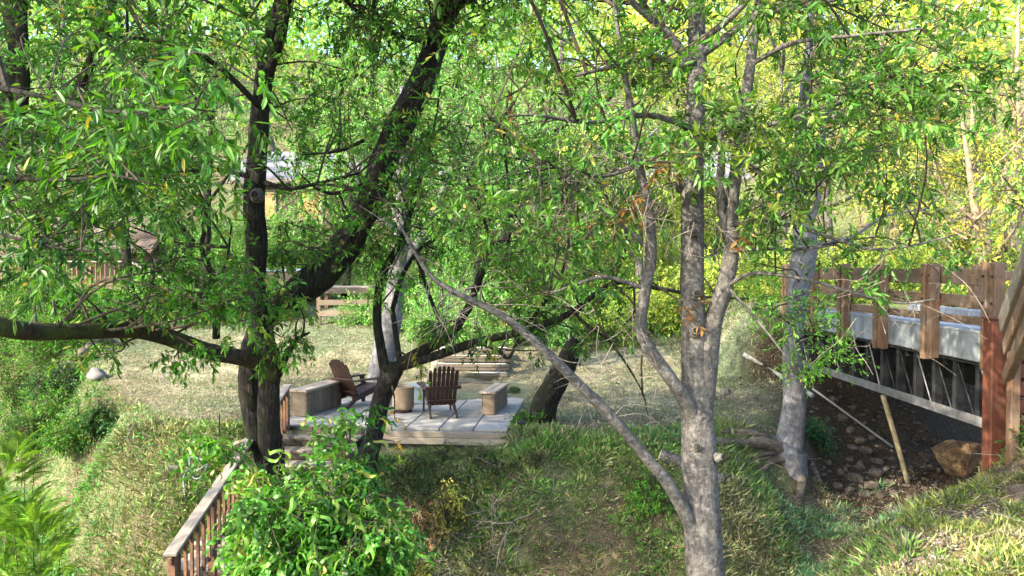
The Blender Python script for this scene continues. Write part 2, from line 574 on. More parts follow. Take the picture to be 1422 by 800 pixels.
worn = sstep((fbm(GX * .8 + 77, GY * 1.1 + 5, 4)[..., None] - .52) / .12)
lcol = lcol * (1 - .6 * worn) + np.array([.13, .105, .07]) * .6 * worn
gcol = gcol * (1 - lm) + lcol * lm
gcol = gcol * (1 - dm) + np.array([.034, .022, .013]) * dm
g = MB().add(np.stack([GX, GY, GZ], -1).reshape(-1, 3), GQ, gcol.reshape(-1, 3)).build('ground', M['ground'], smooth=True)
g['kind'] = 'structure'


# ------------------------------------------------------------------ growing things
def palette(n, cols, var=.22, rs=rng):
    cols = np.asarray(cols, float)
    k = rs.integers(0, len(cols), n)
    c = cols[k] * (1 + (rs.random((n, 1)) - .5) * 2 * var)
    c[:, 0] *= 1 + (rs.random(n) - .5) * .3
    return np.clip(c, .004, .9)


GREEN_COOL = [(.045, .15, .020), (.06, .19, .026), (.03, .105, .016), (.075, .21, .03), (.09, .21, .026)]
GREEN_MID = [(.055, .15, .022), (.07, .185, .028), (.042, .12, .02), (.09, .20, .03)]
GREEN_WARM = [(.11, .19, .022), (.14, .22, .026), (.085, .16, .02), (.19, .24, .03)]
GREEN_YELLOW = [(.24, .27, .03), (.30, .31, .04), (.17, .22, .03), (.36, .33, .05)]
GREEN_BRIGHT = [(.06, .21, .02), (.08, .26, .03), (.045, .16, .02), (.12, .28, .04), (.14, .24, .04)]
BACK_GREEN = [(.11, .30, .06), (.14, .35, .07), (.09, .25, .05), (.19, .38, .10), (.22, .40, .14)]  # background greens brightened to stand in for light on the slope
BACK_WARM = [(.24, .36, .05), (.30, .40, .06), (.20, .32, .06), (.36, .42, .09)]  # lighter and yellower, sunlight put into the leaf colour
SUN_GOLD = [(.50, .48, .06), (.58, .52, .08), (.36, .42, .06), (.62, .52, .12)]  # strongest mix of the sun's yellow into the leaves
GREEN_DARK = [(.02, .07, .02), (.03, .09, .025), (.04, .11, .035)]


def rand_unit(n, rs=rng):
    return unit(rs.normal(size=(n, 3)))


def sprays(P, D, Ls, K, L, W, droop=.3, spread=.9, rs=rng):
    """K leaves along each of N twigs; returns leaf arrays and spray ids"""
    N = len(P)
    t = (np.arange(K) + .6) / K
    t = np.clip(t[None] + (rs.random((N, K)) - .5) * .5 / K, 0, 1)
    Ls = np.broadcast_to(Ls, N)
    pos = P[:, None] + D[:, None] * (t * Ls[:, None])[..., None]
    pos[..., 2] -= (t ** 2) * Ls[:, None] * droop * .35
    rad = rs.normal(size=(N, K, 3))
    rad = rad - D[:, None] * np.sum(rad * D[:, None], -1, keepdims=True)
    rad = unit(rad)
    d = D[:, None] * (.25 + .75 * t[..., None]) + rad * spread * (1.15 - .5 * t[..., None])
    d[..., 2] -= droop
    d = unit(d).reshape(-1, 3)
    up = unit(np.array([0, 0, 1.]) + .55 * rs.normal(size=(N * K, 3)))
    LL = L * rs.uniform(.45, 1.3, N * K); WW = W * rs.uniform(.75, 1.2, N * K)
    return pos.reshape(-1, 3), d, up, LL, WW, np.repeat(np.arange(N), K)


class Crown:
    """twigs and leaves of one tree: clusters hang on the nearest point of its limbs"""
    def __init__(self, limb_pts):
        self.limb = np.array([tuple(p) for p in limb_pts], float)
        self.leaf = []; self.wood = MB()

    def cluster(self, c, rad, n, K=7, Ls=.35, L=.085, W=.022, cols=GREEN_MID, droop=.3, spread=.9, branch_r=.014, twig_r=.0035, link=True):
        c = np.array(tuple(c), float); rad = np.broadcast_to(np.array(rad, float), 3)
        d2 = np.sum((self.limb - c) ** 2, 1)
        near_ = np.argsort(d2)[:24]; near_ = near_[d2[near_] < (np.sqrt(d2[near_[0]]) * 1.35 + .25) ** 2]
        q = self.limb[rng.choice(near_)]
        if link:
            dist = np.linalg.norm(c - q)
            m = (q + c) / 2 + rng.normal(size=3) * .10 * dist + np.array([0, 0, .08 * dist])
            self.wood.tube([q, m, c], [branch_r * 1.3, branch_r, branch_r * .5], sides=5, sub=4, cap=False)
        u = rand_unit(n) * rng.random((n, 1)) ** .45
        P = c + u * rad
        st = c + u * rad * .25 + rng.normal(size=(n, 3)) * .03
        self.wood.twigs(st, P, branch_r * .42, twig_r)
        D = unit(u + .7 * rng.normal(size=(n, 3)) - np.array([0, 0, droop * .6]))
        Lv = Ls * rng.uniform(.6, 1.3, n)
        self.wood.twigs(P, P + D * Lv[:, None] - np.array([0, 0, .3]) * (droop * Lv * .35)[:, None], twig_r, twig_r * .5)
        p, d, up, LL, WW, ids = sprays(P, D, Lv, K, L, W, droop, spread)
        base = palette(n, cols, .25) * rng.uniform(.62, 1.3)
        cc = base[ids] * (1 + (rng.random((len(ids), 1)) - .5) * .5)
        old = rng.random(len(ids)) < .035
        cc[old] = palette(int(old.sum()), [(.30, .26, .05), (.24, .17, .06), (.34, .32, .08)], .2)
        self.leaf.append((p, d, up, LL, WW, cc))
        return self

    def arrays(self):
        return [np.concatenate([l[i] for l in self.leaf]) for i in range(6)]

    def finish(self, parent, mat='leaf', shape='lance', name='crown', wood_mat_='twig', singles=0):
        p, d, up, LL, WW, cc = self.arrays()
        keep = np.ones(len(p), bool)
        if singles:
            px, py, dep = project(p)
            ok = (px > 5) & (px < 1417) & (py > 5) & (py < 795)
            size = np.where(ok, LL / dep, 0)
            # the leaves that show largest, spread over the front of the spray
            keep[np.argsort(-size)[:singles]] = False
        m = MB()
        if shape == 'curl':
            for k in range(4):
                s = keep & (np.arange(len(p)) % 4 == k)
                m.leaves(p[s], d[s], up[s], LL[s], WW[s], cc[s], 'curl%d' % k)
        else:
            m.leaves(p[keep], d[keep], up[keep], LL[keep], WW[keep], cc[keep], shape)
        o = m.build(name, M[mat], parent, smooth=(shape == 'curl'), kind='stuff')
        if self.wood.n: self.wood.build('twigs', M[wood_mat_], parent, kind='stuff')
        if singles:
            nv = 8; variants = []
            sel = np.where(~keep)[0]
            for k in range(nv):
                sh = 'curl%d' % (k % 4) if shape == 'curl' else shape
                variants.append(MB().leaves(np.zeros((1, 3)), np.array([[1., 0, 0]]), np.array([[0, 0, 1.]]), 1.0, 1.0, cc[sel[k::nv]].mean(0)[None] * (.75 + .07 * k), sh).mesh('leaf', shape == 'curl'))
                variants[-1].materials.append(M[mat])
            pw = WORLD_OF(parent).inverted()
            for n_, i in enumerate(sel):
                D = Vector(d[i]).normalized(); S = Vector(up[i]).cross(D).normalized(); Nn = D.cross(S)
                mt = Matrix((D * LL[i], S * WW[i], Nn * LL[i])).transposed().to_4x4(); mt.translation = Vector(p[i])
                lo = bpy.data.objects.new('leaf', variants[n_ % nv]); col.objects.link(lo)
                lo.parent = parent; lo.matrix_parent_inverse = pw; lo.matrix_basis = mt
        return o


GAPS = [(-60, 320, 440, 482), (35, 190, 352, 402), (358, 432, 210, 250), (995, 1075, 222, 255), (0, 50, -10, 150), (985, 1075, 30, 110), (800, 850, 60, 115), (440, 720, 505, 600)]   # openings between the boughs


def fill(n, x0, x1, y0, y1, d0, d1):
    out = []
    for _ in range(n):
        px, py, d = rng.uniform(x0, x1), rng.uniform(y0, y1), rng.uniform(d0, d1)
        if any(a < px < b and c < py < e for a, b, c, e in GAPS): continue
        out.append(at(px, py, d))
    return out


def path(pts):
    """photo pixel, distance, radius -> points, radii"""
    return [at(p[0], p[1], p[2]) for p in pts], [p[3] for p in pts]


def dense(pts, k=6):
    pts = [Vector(p) for p in pts]; out = []
    for a, b in zip(pts[:-1], pts[1:]): out += [a.lerp(b, t / k) for t in range(k)]
    return out + [pts[-1]]



# ------------------------------------------------------------------ patio
PA = R(6)
PU = Vector((-math.cos(PA), math.sin(PA), 0)); PV = Vector((math.sin(PA), math.cos(PA), 0)); P0 = Vector((-.08, 14.2, 0))


def pat(u, v, z=0.0): return P0 + PU * u + PV * v + Vector((0, 0, z))


prot = Matrix.Rotation(-PA, 3, 'Z')
patio = MB().box(pat(2.15, 2.4, -.16), (4.26, 4.76, .22), prot, .01).build('patio', M['concrete'])
patio['kind'] = 'structure'
NU, NV = 7, 8
pw, pv_ = 4.3 / NU, 4.8 / NV
for v in range(NV):
    off = 0
    for u in range(NU):
        c = pat((u + .5) * pw, (v + .5) * pv_, -.025 + rng.uniform(-.003, .003))
        MB().box(c, (pw - .022, pv_ - .022, .05), prot, .007).build('paver', M['paver'], patio)
for k, (z, h) in enumerate(((-.11, .10), (-.225, .12))):
    MB().beam(pat(-.03, -.03, z), pat(2.58, -.03, z), .045, h, ch=.006).build('edging_board', M['step_timber'], patio)
MB().beam(pat(-.03, -.05, -.165), pat(-.03, 4.8, -.165), .045, .2).build('edging_board', M['step_timber'], patio)

# ------------------------------------------------------------------ stairway with railing from the ravine up to the patio
st = thing('stairway', 'wooden stairway with handrail climbing from the ravine to the patio', 'stairway', pat(3.55, -.2, -.8))
prof = [(-.02, -.16), (-.36, -.32), (-.70, -.48), (-1.04, -.64)] + [(-1.04 - .62 * k, -.64 - .11 * k) for k in range(1, 9)]
for k, (v, z) in enumerate(prof):
    dep = .34 if k < 4 else .62
    a, b = pat(2.62, v - dep / 2, z), pat(4.02, v - dep / 2, z)
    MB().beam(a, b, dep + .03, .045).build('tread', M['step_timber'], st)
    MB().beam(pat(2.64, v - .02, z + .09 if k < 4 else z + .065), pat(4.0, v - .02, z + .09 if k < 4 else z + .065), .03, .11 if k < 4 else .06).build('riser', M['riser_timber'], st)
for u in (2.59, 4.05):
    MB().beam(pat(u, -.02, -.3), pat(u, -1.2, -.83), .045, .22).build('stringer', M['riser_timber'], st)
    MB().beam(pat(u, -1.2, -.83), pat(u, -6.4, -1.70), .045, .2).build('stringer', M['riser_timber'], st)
RA, RB = at(399, 535, 14.6), at(236, 771, 8.7)
rdir = (RB - RA)
capo = MB().beam(RA, RB, .145, .04, ch=.005).build('handrail', M['cap_timber'], st)
MB().beam(RA + Vector((0, 0, -.075)), RB + Vector((0, 0, -.075)), .04, .09).build('top_rail', M['rail_timber'], st)
MB().beam(RA + Vector((0, 0, -.70)), RB + Vector((0, 0, -.70)), .04, .09).build('bottom_rail', M['cap_timber'], st)
for t in (.012, .26, .5, .75, .985):
    p = RA + rdir * t
    MB().beam(p + Vector((0, 0, -.025)), p + Vector((0, 0, -1.9)), .09, .09, up=(0, 1, 0)).build('post', M['rail_timber'], st)
for k in range(27):
    t = .03 + .94 * k / 26
    p = RA + rdir * t + Vector((.0, 0, 0))
    MB().beam(p + Vector((.035, 0, -.06)), p + Vector((.035, 0, -.74)), .036, .036, up=(0, 1, 0), ch=.003).build('baluster', M['rail_timber'], st)


# ------------------------------------------------------------------ chairs
def board(m, p0, p1, w, t, up): return m.beam(p0, p1, w, t, up=up, ch=.004)


def make_chair(label):
    c = thing('adirondack_chair', label, 'chair', (0, 0, 0), 'slatted chairs on the patio')
    wm = M['dark_timber']
    for s in (-1, 1):
        board(MB(), (s * .27, .36, .0), (s * .27, .34, .53), .10, .028, (1, 0, 0)).build('front_leg', wm, c)
        board(MB(), (s * .235, .42, .36), (s * .235, -.34, .16), .12, .026, (1, 0, 0)).build('seat_rail', wm, c)
        board(MB(), (s * .245, -.12, .26), (s * .255, -.52, .0), .08, .028, (1, 0, 0)).build('back_leg', wm, c)
        # arm: a board that narrows and rounds at the front
        V, n = [], 9
        prof_ = [(-.42, .03), (-.3, .045), (0, .06), (.22, .075), (.36, .08), (.43, .062), (.46, .03)]
        top = [(s * (.33) + w, y, .555) for y, w in prof_] + [(s * .33 - w, y, .555) for y, w in reversed(prof_)]
        bot = [(x, y, .53) for x, y, z in top]
        k = len(top); V = top + bot
        MB().add(V, [np.array([list(range(k))]), np.array([list(range(2 * k - 1, k - 1, -1))]), np.array([[i, i + k, (i + 1) % k + k, (i + 1) % k] for i in range(k)])]).build('armrest', wm, c)
        board(MB(), (s * .29, .3, .53), (s * .285, .33, .38), .05, .03, (1, 0, 0)).build('arm_bracket', wm, c)
    for k in range(6):
        y = .40 - k * .115; z = .375 - k * .030
        MB().box((0, y, z), (.52, .098, .022), Matrix.Rotation(R(14.5), 3, 'X'), .004).build('seat_slat', wm, c)
    hts = [.76, .82, .85, .86, .85, .82, .76]
    for k in range(7):
        x = (k - 3) * .079; spread = 1 + .22
        lean = Vector((x * .10, -.44, .90)).normalized()
        b0 = Vector((x, -.20, .20)); b1 = b0 + lean * hts[k]
        m = MB(); nrm = Vector((0, .88, .47)).normalized(); sd = lean.cross(nrm).normalized()
        ring = []
        for q, (tt, w) in enumerate(((0, .033), (.8, .036), (.93, .034), (.98, .024), (1.0, .008))):
            ring.append((b0 + lean * hts[k] * tt, w))
        pts = [p + sd * w for p, w in ring] + [p - sd * w for p, w in reversed(ring)]
        n_ = len(pts)
        V = [p + nrm * .011 for p in pts] + [p - nrm * .011 for p in pts]
        m.add([tuple(p) for p in V], [np.array([list(range(n_))]), np.array([list(range(2 * n_ - 1, n_ - 1, -1))]), np.array([[i, i + n_, (i + 1) % n_ + n_, (i + 1) % n_] for i in range(n_)])])
        m.build('back_slat', wm, c)
    for z, y, w in ((.28, -.27, .56), (.55, -.40, .68)):
        MB().box((0, y - .02, z), (w, .03, .07), Matrix.Rotation(R(27), 3, 'X'), .004).build('back_support', wm, c)
    return c


def copy_tree(o, parent=None):
    c = o.copy(); col.objects.link(c)
    if parent is not None: c.parent = parent
    for ch in [k for k in bpy.data.objects if k.parent == o]: copy_tree(ch, c)
    return c


ch1 = make_chair('dark slatted chair facing away toward the timber steps behind patio')
ch2 = copy_tree(ch1)
ch2['label'] = 'dark slatted chair turned sideways, beside the long bench near the stairway'
ch1.location = (-1.42, 15.75, .004); ch1.rotation_euler = (0, 0, R(14))
ch2.location = (-3.22, 16.75, .004); ch2.rotation_euler = (0, 0, R(-40)); ch1.scale = ch2.scale = (1.0, 1.0, 1.04)

# ------------------------------------------------------------------ benches, drum planter, cool box
def bench(label, a, b, w, h):
    a, b = Vector(a), Vector(b)
    o = thing('bench', label, 'bench', (a + b) / 2, 'wood clad benches on the patio')
    d = (b - a).normalized(); s = Vector((d.y, -d.x, 0)); L = (b - a).length
    rot = Matrix((d, -s, Vector((0, 0, 1)))).transposed()
    mid = (a + b) / 2
    MB().box(mid + Vector((0, 0, (h - .05) / 2 + .003)), (L - .06, w - .06, h - .05), rot, .004).build('body', M['bench_timber'], o)
    n = max(3, int(L / .14)); 
    for k in range(n):
        for sd in (-1, 1):
            c = a + d * (L * (k + .5) / n) + s * (sd * (w / 2 - .02)) + Vector((0, 0, (h - .05) / 2 + .006))
            MB().box(c, (L / n - .006, .02, h - .06), rot, .003).build('side_board', M['bench_timber'], o)
    for sd in (0, 1):
        c = (a + d * .012 if sd == 0 else b - d * .012) + Vector((0, 0, (h - .05) / 2 + .006))
        MB().box(c, (.022, w - .07, h - .06), rot, .003).build('end_board', M['bench_timber'], o)
    for k in range(2):
        c = mid + s * ((k - .5) * (w / 2 + .02)) + Vector((0, 0, h - .02))
        MB().box(c, (L + .08, w / 2 + .012, .045), rot, .006).build('top_plank', M['bench_top'], o)
    return o


bench('long wood clad bench at the stairway end of patio', (-4.12, 15.45, 0), (-3.72, 16.75, 0), .36, .52)
bench('short wood clad bench at the open edge of patio', (-.47, 15.6, 0), (-.22, 16.75, 0), .28, .46)

dr = thing('drum_planter', 'tan round drum between the two dark chairs', 'planter', at(558, 574, 15.9) * 1)
dc = Vector((-2.17, 15.95, .006))
dr.location = dc
prof_ = [(.05, .17), (.07, .205), (.12, .215), (.36, .22), (.46, .222), (.50, .225), (.505, .19), (.47, .18)]


def lathe(prof, c, n=24):
    V = []; a = np.arange(n) * 2 * math.pi / n
    for z, r in prof: V.append(np.stack([c[0] + r * np.cos(a), c[1] + r * np.sin(a), np.full(n, c[2] + z)], -1))
    V = np.vstack(V); k = len(prof)
    i, j = np.meshgrid(np.arange(k - 1), np.arange(n), indexing='ij'); j2 = (j + 1) % n
    Q = np.stack([i * n + j, i * n + j2, (i + 1) * n + j2, (i + 1) * n + j], -1).reshape(-1, 4)
    return MB().add(V, [Q, np.arange(n)[::-1][None], (np.arange(n) + (k - 1) * n)[None]])


lathe(prof_, dc).build('drum', M['planter'], dr, smooth=False)
lathe([(0, .18), (.05, .185)], dc).build('base', M['dark_timber'], dr)
bxo = thing('storage_box', 'pale blue grey box beside the tan drum', 'box', (-1.98, 17.0, .004))
MB().box((-1.98, 17.0, .175), (.5, .36, .34), Matrix.Rotation(R(-8), 3, 'Z'), .02).build('body', M['blue_box'], bxo)
MB().box((-1.98, 17.0, .37), (.54, .40, .055), Matrix.Rotation(R(-8), 3, 'Z'), .015).build('lid', M['blue_box'], bxo)

# timber steps up the slope behind the patio
ts = thing('timber_steps', 'low timber garden steps on the slope behind the patio', 'steps', (-1.0, 19.4, .1))
for k in range(5):
    y = 18.98 + k * .48; z = .09 + k * .155
    for h in range(2):
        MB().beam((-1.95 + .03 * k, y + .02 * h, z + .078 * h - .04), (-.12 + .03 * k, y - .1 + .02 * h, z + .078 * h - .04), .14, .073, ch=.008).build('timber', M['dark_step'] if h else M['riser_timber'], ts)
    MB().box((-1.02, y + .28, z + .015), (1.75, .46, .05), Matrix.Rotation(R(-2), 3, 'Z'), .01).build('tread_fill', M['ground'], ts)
    MB().box((-2.04 + .03 * k, y + .03, z - .05), (.07, .07, .42), None, .006).build('stake', M['cap_timber'], ts)


# ------------------------------------------------------------------ road bridge
br = thing('bridge', 'small road bridge with timber railings and dark steel truss over creek', 'bridge', (8.5, 15.5, .5))
BX, BY0, BY1 = 6.86, 11.05, 20.6
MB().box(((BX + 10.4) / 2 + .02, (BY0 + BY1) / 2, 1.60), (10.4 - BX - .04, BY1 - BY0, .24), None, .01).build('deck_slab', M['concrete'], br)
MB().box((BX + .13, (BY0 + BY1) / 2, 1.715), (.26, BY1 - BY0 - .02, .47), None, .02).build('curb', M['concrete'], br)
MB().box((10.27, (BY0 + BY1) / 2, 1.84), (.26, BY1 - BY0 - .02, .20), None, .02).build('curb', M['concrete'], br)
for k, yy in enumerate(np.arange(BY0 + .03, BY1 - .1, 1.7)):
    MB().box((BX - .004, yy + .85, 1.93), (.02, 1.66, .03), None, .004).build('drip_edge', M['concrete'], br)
for x in (BX + .14, 10.2):
    near = x < 8
    MB().box((x, (BY0 + BY1) / 2 - .2, .56), (.26, BY1 - BY0 - .6, .03), None, .005).build('bottom_flange', M['steel_light'], br)
    MB().box((x - (.125 if near else -.1), (BY0 + BY1) / 2 - .2, .615), (.014, BY1 - BY0 - .6, .15), None, .003).build('flange_lip', M['steel_light'], br)
    MB().box((x, (BY0 + BY1) / 2 - .2, 1.45), (.26, BY1 - BY0 - .6, .03), None, .005).build('top_flange', M['steel_dark'], br)
    yy = np.arange(BY0 + .25, BY1 - .5, .62)
    for k, y in enumerate(yy):
        MB().box((x - .01, y, 1.005), (.14, .09, .86), None, .004).build('vertical', M['steel_mid'], br)
        if k + 1 < len(yy):
            MB().tube([(x - .06, y + .05, .59), (x - .06, yy[k + 1] - .05, 1.42)], [.012, .012], sides=6, sub=1).build('tie_rod', M['steel_light'] if near and k % 3 == 0 else M['steel_dark'], br)
MB().box((8.6, (BY0 + BY1) / 2 - .2, 1.06), (.03, BY1 - BY0 - .7, .74), None, .004).build('web_plate', M['steel_dark'], br)
for y in np.arange(BY0 + .6, BY1 - .4, 1.24):
    MB().box((8.55, y, 1.38), (3.2, .10, .12), None, .004).build('cross_beam', M['steel_dark'], br)
ypost = [11.35, 13.05, 14.8, 16.45, 18.15, 19.9]
for x, s in ((BX - .07, 1), (10.47, -1)):
    for k, y in enumerate(ypost):
        for q, dy in enumerate((-.115, .10)):
            zt = 2.93 + rng.uniform(-.02, .03); zb = 1.42 + rng.uniform(-.05, .03)
            MB().beam((x, y + dy, zb), (x, y + dy, zt), .15, .13, up=(0, 1, 0), ch=.012).build('rail_post', M['post_timber'], br)
    if s > 0:
        for y in ypost:
            for dy in (-.115, .10):
                for z in (2.76, 2.38):
                    MB().tube([(x - .072, y + dy, z), (x - .092, y + dy, z)], [.02, .016], sides=8, sub=1).build('bolt', M['steel_dark'], br)
    for z, h in (((2.74, .25), (2.37, .19), (2.08, .13)) if s > 0 else ((2.70, .2),)):
        for a, b in zip(ypost[:-1], ypost[1:]):
            MB().beam((x + s * .125, a + .012, z + rng.uniform(-.012, .012)), (x + s * .125, b - .012, z + rng.uniform(-.012, .012)), .07, h, ch=.012).build('rail_plank', M['brown_timber'], br)

# near abutment: rust red post, stacked lagging timbers, sloping approach rail
ab = thing('timber_abutment', 'rust red timber abutment with stacked lagging at the bridge end', 'abutment', (6.9, 10.9, .2))
gzp = gz(6.62, 10.95)
MB().beam((6.60, 10.95, gzp - .3), (6.60, 10.95, 2.18), .22, .22, up=(0, 1, 0), ch=.015).build('post', M['red_timber'], ab)
MB().box((6.60, 10.95, 2.195), (.26, .26, .03), None, .005).build('post_cap', M['red_timber'], ab)
MB().beam((6.84, 11.0, .3), (6.84, 11.0, 2.32), .17, .17, up=(0, 1, 0), ch=.012).build('back_post', M['red_timber'], ab)
for k in range(7):
    z = .34 + k * .235
    MB().beam((6.80, 10.74 + rng.uniform(-.04, .03), z), (9.6, 10.74 + rng.uniform(-.03, .03), z), .16, .215, ch=.014).build('lagging_timber', M['red_timber'] if k % 3 else M['brown_timber'], ab)
    MB().box((6.72 + rng.uniform(-.03, .02), 10.62, z), (.14, .16, .18), None, .012).build('block', M['red_timber'], ab)
ap = thing('approach_rail', 'sloping weathered timber handrail beside the rust red bridge post', 'railing', (6.5, 10.2, .4))
a0, a1 = at(1397, 450, 10.5), at(1452, 300, 8.6)
MB().beam(a0, a1, .16, .26, ch=.014).build('handrail', M['cap_timber'], ap)
MB().beam(a0 + Vector((.03, .02, -.33)), a1 + Vector((.03, .02, -.33)), .10, .2, ch=.012).build('lower_rail', M['brown_timber'], ap)
MB().beam(a0 + Vector((.03, .02, -.72)), a1 + Vector((.03, .02, -.72)), .10, .2, ch=.012).build('lower_rail', M['brown_timber'], ap)
for t in (.1, .9):
    p = a0.lerp(a1, t) + Vector((.10, .05, 0))
    MB().beam(p + Vector((0, 0, -.02)), (p.x, p.y, gz(p.x, p.y) - .2), .12, .12, up=(0, 1, 0), ch=.01).build('post', M['post_timber'], ap)
e0 = at(1392, 362, 11.6)
MB().beam((7.0, 10.72, 1.9), (7.0, 10.72, 2.97), .2, .2, up=(0, 1, 0), ch=.014).build('end_post', M['brown_timber'], ap)
MB().beam((7.22, 10.45, 1.7), (7.22, 10.45, 2.97), .16, .2, up=(0, 1, 0), ch=.014).build('end_post', M['cap_timber'], ap)

# ------------------------------------------------------------------ house on the hillside
hs = thing('house', 'long low house with grey roof on the wooded hillside', 'house', (-.5, 43, 4))
HX0, HX1, HY0, HY1 = -14.0, 11.4, 39.6, 47.0
zf0 = 3.2
MB().box(((HX0 + HX1) / 2, (HY0 + HY1) / 2, 5.15), (HX1 - HX0 - 1.4, HY1 - HY0 - 1.2, 4.3), None, .02).build('wall', M['house_wall'], hs)
rf = MB()
ez, rz, ym = 7.15, 9.0, (HY0 + HY1) / 2
x0, x1 = HX0, HX1 + .4
V = [(x0, HY0, ez), (x1, HY0, ez), (x1, ym, rz), (x0, ym, rz), (x1, HY1, ez), (x0, HY1, ez)]
V += [(x, y, z - .16) for x, y, z in V]
rf.add(V, [np.array([[0, 1, 2, 3], [3, 2, 4, 5], [7, 6, 9, 8], [8, 9, 11, 10], [0, 6, 7, 1], [5, 4, 10, 11], [1, 7, 8, 2], [2, 8, 10, 4], [0, 3, 9, 6], [3, 5, 11, 9]])])
rfo = rf.build('roof', M['roof_grey'], hs)
nseg = 18
for r_ in range(7):   # roof courses
    t0 = r_ / 7; a = Vector((0, HY0 - .02, ez + .02)).lerp(Vector((0, ym, rz + .02)), t0)
    for k in range(3):
        xa = x0 + (x1 - x0) * k / 3; xb = x0 + (x1 - x0) * (k + 1) / 3
        MB().beam((xa + .02, a.y + .26, a.z + .155), (xb - .02, a.y + .26, a.z + .155), .56, .03, up=Vector((0, -.448, .894)), ch=.005).build('roof_course', M['roof_grey'], rfo)
MB().box(((x0 + x1) / 2, HY0 - .03, ez - .06), (x1 - x0 + .1, .05, .24), None, .01).build('fascia', M['trim'], hs)
for k, wx in enumerate(np.arange(HX0 + 1.6, HX1 - 1.5, 2.35)):
    lit = k in (0, 1, 10)
    w = MB().box((wx, HY0 + .57, 5.95), (1.3, .08, 1.5), None, .01).build('window', M['trim'], hs)
    for s in (-1, 1):
        MB().box((wx + s * .30, HY0 + .535, 5.95), (.54, .03, 1.3), None, .005).build('pane', M['lit_window'] if lit else M['glass'], w)
for wx in np.arange(HX0 + .7, HX1, 3.9):
    MB().box((wx, HY0 + .12, 5.1), (.14, .14, 3.9), None, .01).build('porch_post', M['trim'], hs)
MB().box((-9.2, 44.0, 9.15), (.9, .9, 1.5), None, .02).build('chimney', M['rock'], rfo)

# cabin with railed deck, far left
cb = thing('cabin', 'brown shingled cabin with a railed timber deck up the slope', 'cabin', (-17.2, 34, 2))
MB().box((-17.2, 34.6, 2.9), (5.6, 3.6, 2.6), None, .02).build('wall', M['house_wall'], cb)
V = [(-20.3, 32.0, 3.55), (-14.3, 32.0, 3.55), (-14.3, 34.6, 5.0), (-20.3, 34.6, 5.0), (-14.3, 37.0, 3.75), (-20.3, 37.0, 3.75)]
V += [(x, y, z - .12) for x, y, z in V]
croof = MB().add(V, [np.array([[0, 1, 2, 3], [3, 2, 4, 5], [7, 6, 9, 8], [8, 9, 11, 10], [0, 6, 7, 1], [5, 4, 10, 11], [1, 7, 8, 2], [2, 8, 10, 4], [0, 3, 9, 6], [3, 5, 11, 9]])]).build('roof', M['roof_brown'], cb)
for r_ in range(8):
    t = (r_ + .5) / 8; y, z = 32.0 + 2.6 * t, 3.55 + 1.45 * t
    MB().beam((-20.25, y, z + .03), (-14.35, y, z + .03), .36, .03, up=Vector((0, -.487, .873)), ch=.004).build('shingle_course', M['roof_brown'], croof)
MB().box((-17.1, 30.9, 2.08), (6.0, 2.2, .12), None, .01).build('deck', M['brown_timber'], cb)
MB().box((-17.1, 29.84, 3.08), (6.0, .14, .05), None, .006).build('deck_handrail', M['cap_timber'], cb)
MB().box((-17.1, 29.84, 2.24), (6.0, .06, .07), None, .006).build('deck_bottom_rail', M['brown_timber'], cb)
for k in range(34):
    MB().box((-20.0 + k * .175, 29.84, 2.65), (.045, .045, .80), None, .003).build('baluster', M['rail_timber'], cb)
for k in range(5):
    x = -20.0 + k * 1.45
    MB().box((x, 29.84, 1.9), (.11, .11, 2.36), None, .006).build('post', M['rail_timber'], cb)
MB().beam((-14.1, 29.84, 3.05), (-12.6, 29.5, 2.35), .14, .05).build('stair_handrail', M['cap_timber'], cb)
MB().beam((-14.1, 29.84, 2.25), (-12.6, 29.5, 1.55), .06, .07).build('stair_stringer', M['brown_timber'], cb)
for k in range(8):
    t = k / 7.5; p = Vector((-14.1, 29.84, 3.03)).lerp(Vector((-12.6, 29.5, 2.33)), t)
    MB().beam(p, p + Vector((0, 0, -.8)), .045, .045, up=(0, 1, 0)).build('baluster', M['rail_timber'], cb)

# grey platform deck with covered tub on the lower hillside
pf = thing('platform_deck', 'low grey plank platform on short posts at the back of lawn', 'deck', (-7.5, 29.5, 1.6))
for k in range(9):
    MB().box((-7.3, 28.6 + k * .215, 2.16), (4.4, .20, .05), None, .006).build('plank', M['cap_timber'], pf)
MB().box((-7.3, 28.46, 2.05), (4.4, .05, .22), None, .006).build('rim_board', M['riser_timber'], pf)
for x in (-9.4, -8.0, -6.6, -5.2):
    MB().box((x, 28.6, 1.5), (.13, .13, 1.25), None, .008).build('post', M['post_timber'], pf)
tb = thing('covered_tub', 'square tub with blue grey cover on the grey platform', 'tub', (-8.1, 29.6, 2.19))
MB().box((-8.1, 29.7, 2.45), (1.7, 1.3, .5), None, .03).build('body', M['bench_timber'], tb)
MB().box((-8.1, 29.7, 2.76), (1.8, 1.4, .11), None, .04).build('cover', M['blue_box'], tb)
# rail fence along the back of the lawn
fn = thing('rail_fence', 'short brown post fence where lawn meets the wooded slope', 'fence', (-4, 25.5, 1))
fx = np.arange(-6.2, 1.2, 2.4)
for k, x in enumerate(fx):
    MB().box((x, 25.8, gz(x, 25.8) + .35), (.13, .13, 1.1), None, .01).build('post', M['bench_timber'], fn)
    if k < len(fx) - 1 and k in (0,):
        a = (x, 25.74, gz(x, 25.8) + .72); b = (fx[k + 1], 25.74, gz(fx[k + 1], 25.8) + .70)
        MB().beam(a, b, .05, .17).build('rail', M['bench_timber'], fn)
        MB().beam((a[0], a[1], a[2] - .35), (b[0], b[1], b[2] - .35), .05, .17).build('rail', M['bench_timber'], fn)

# ------------------------------------------------------------------ named trees of the photograph
def ground_pt(x, y, dz=-.15): return Vector((x, y, gz(x, y) + dz))


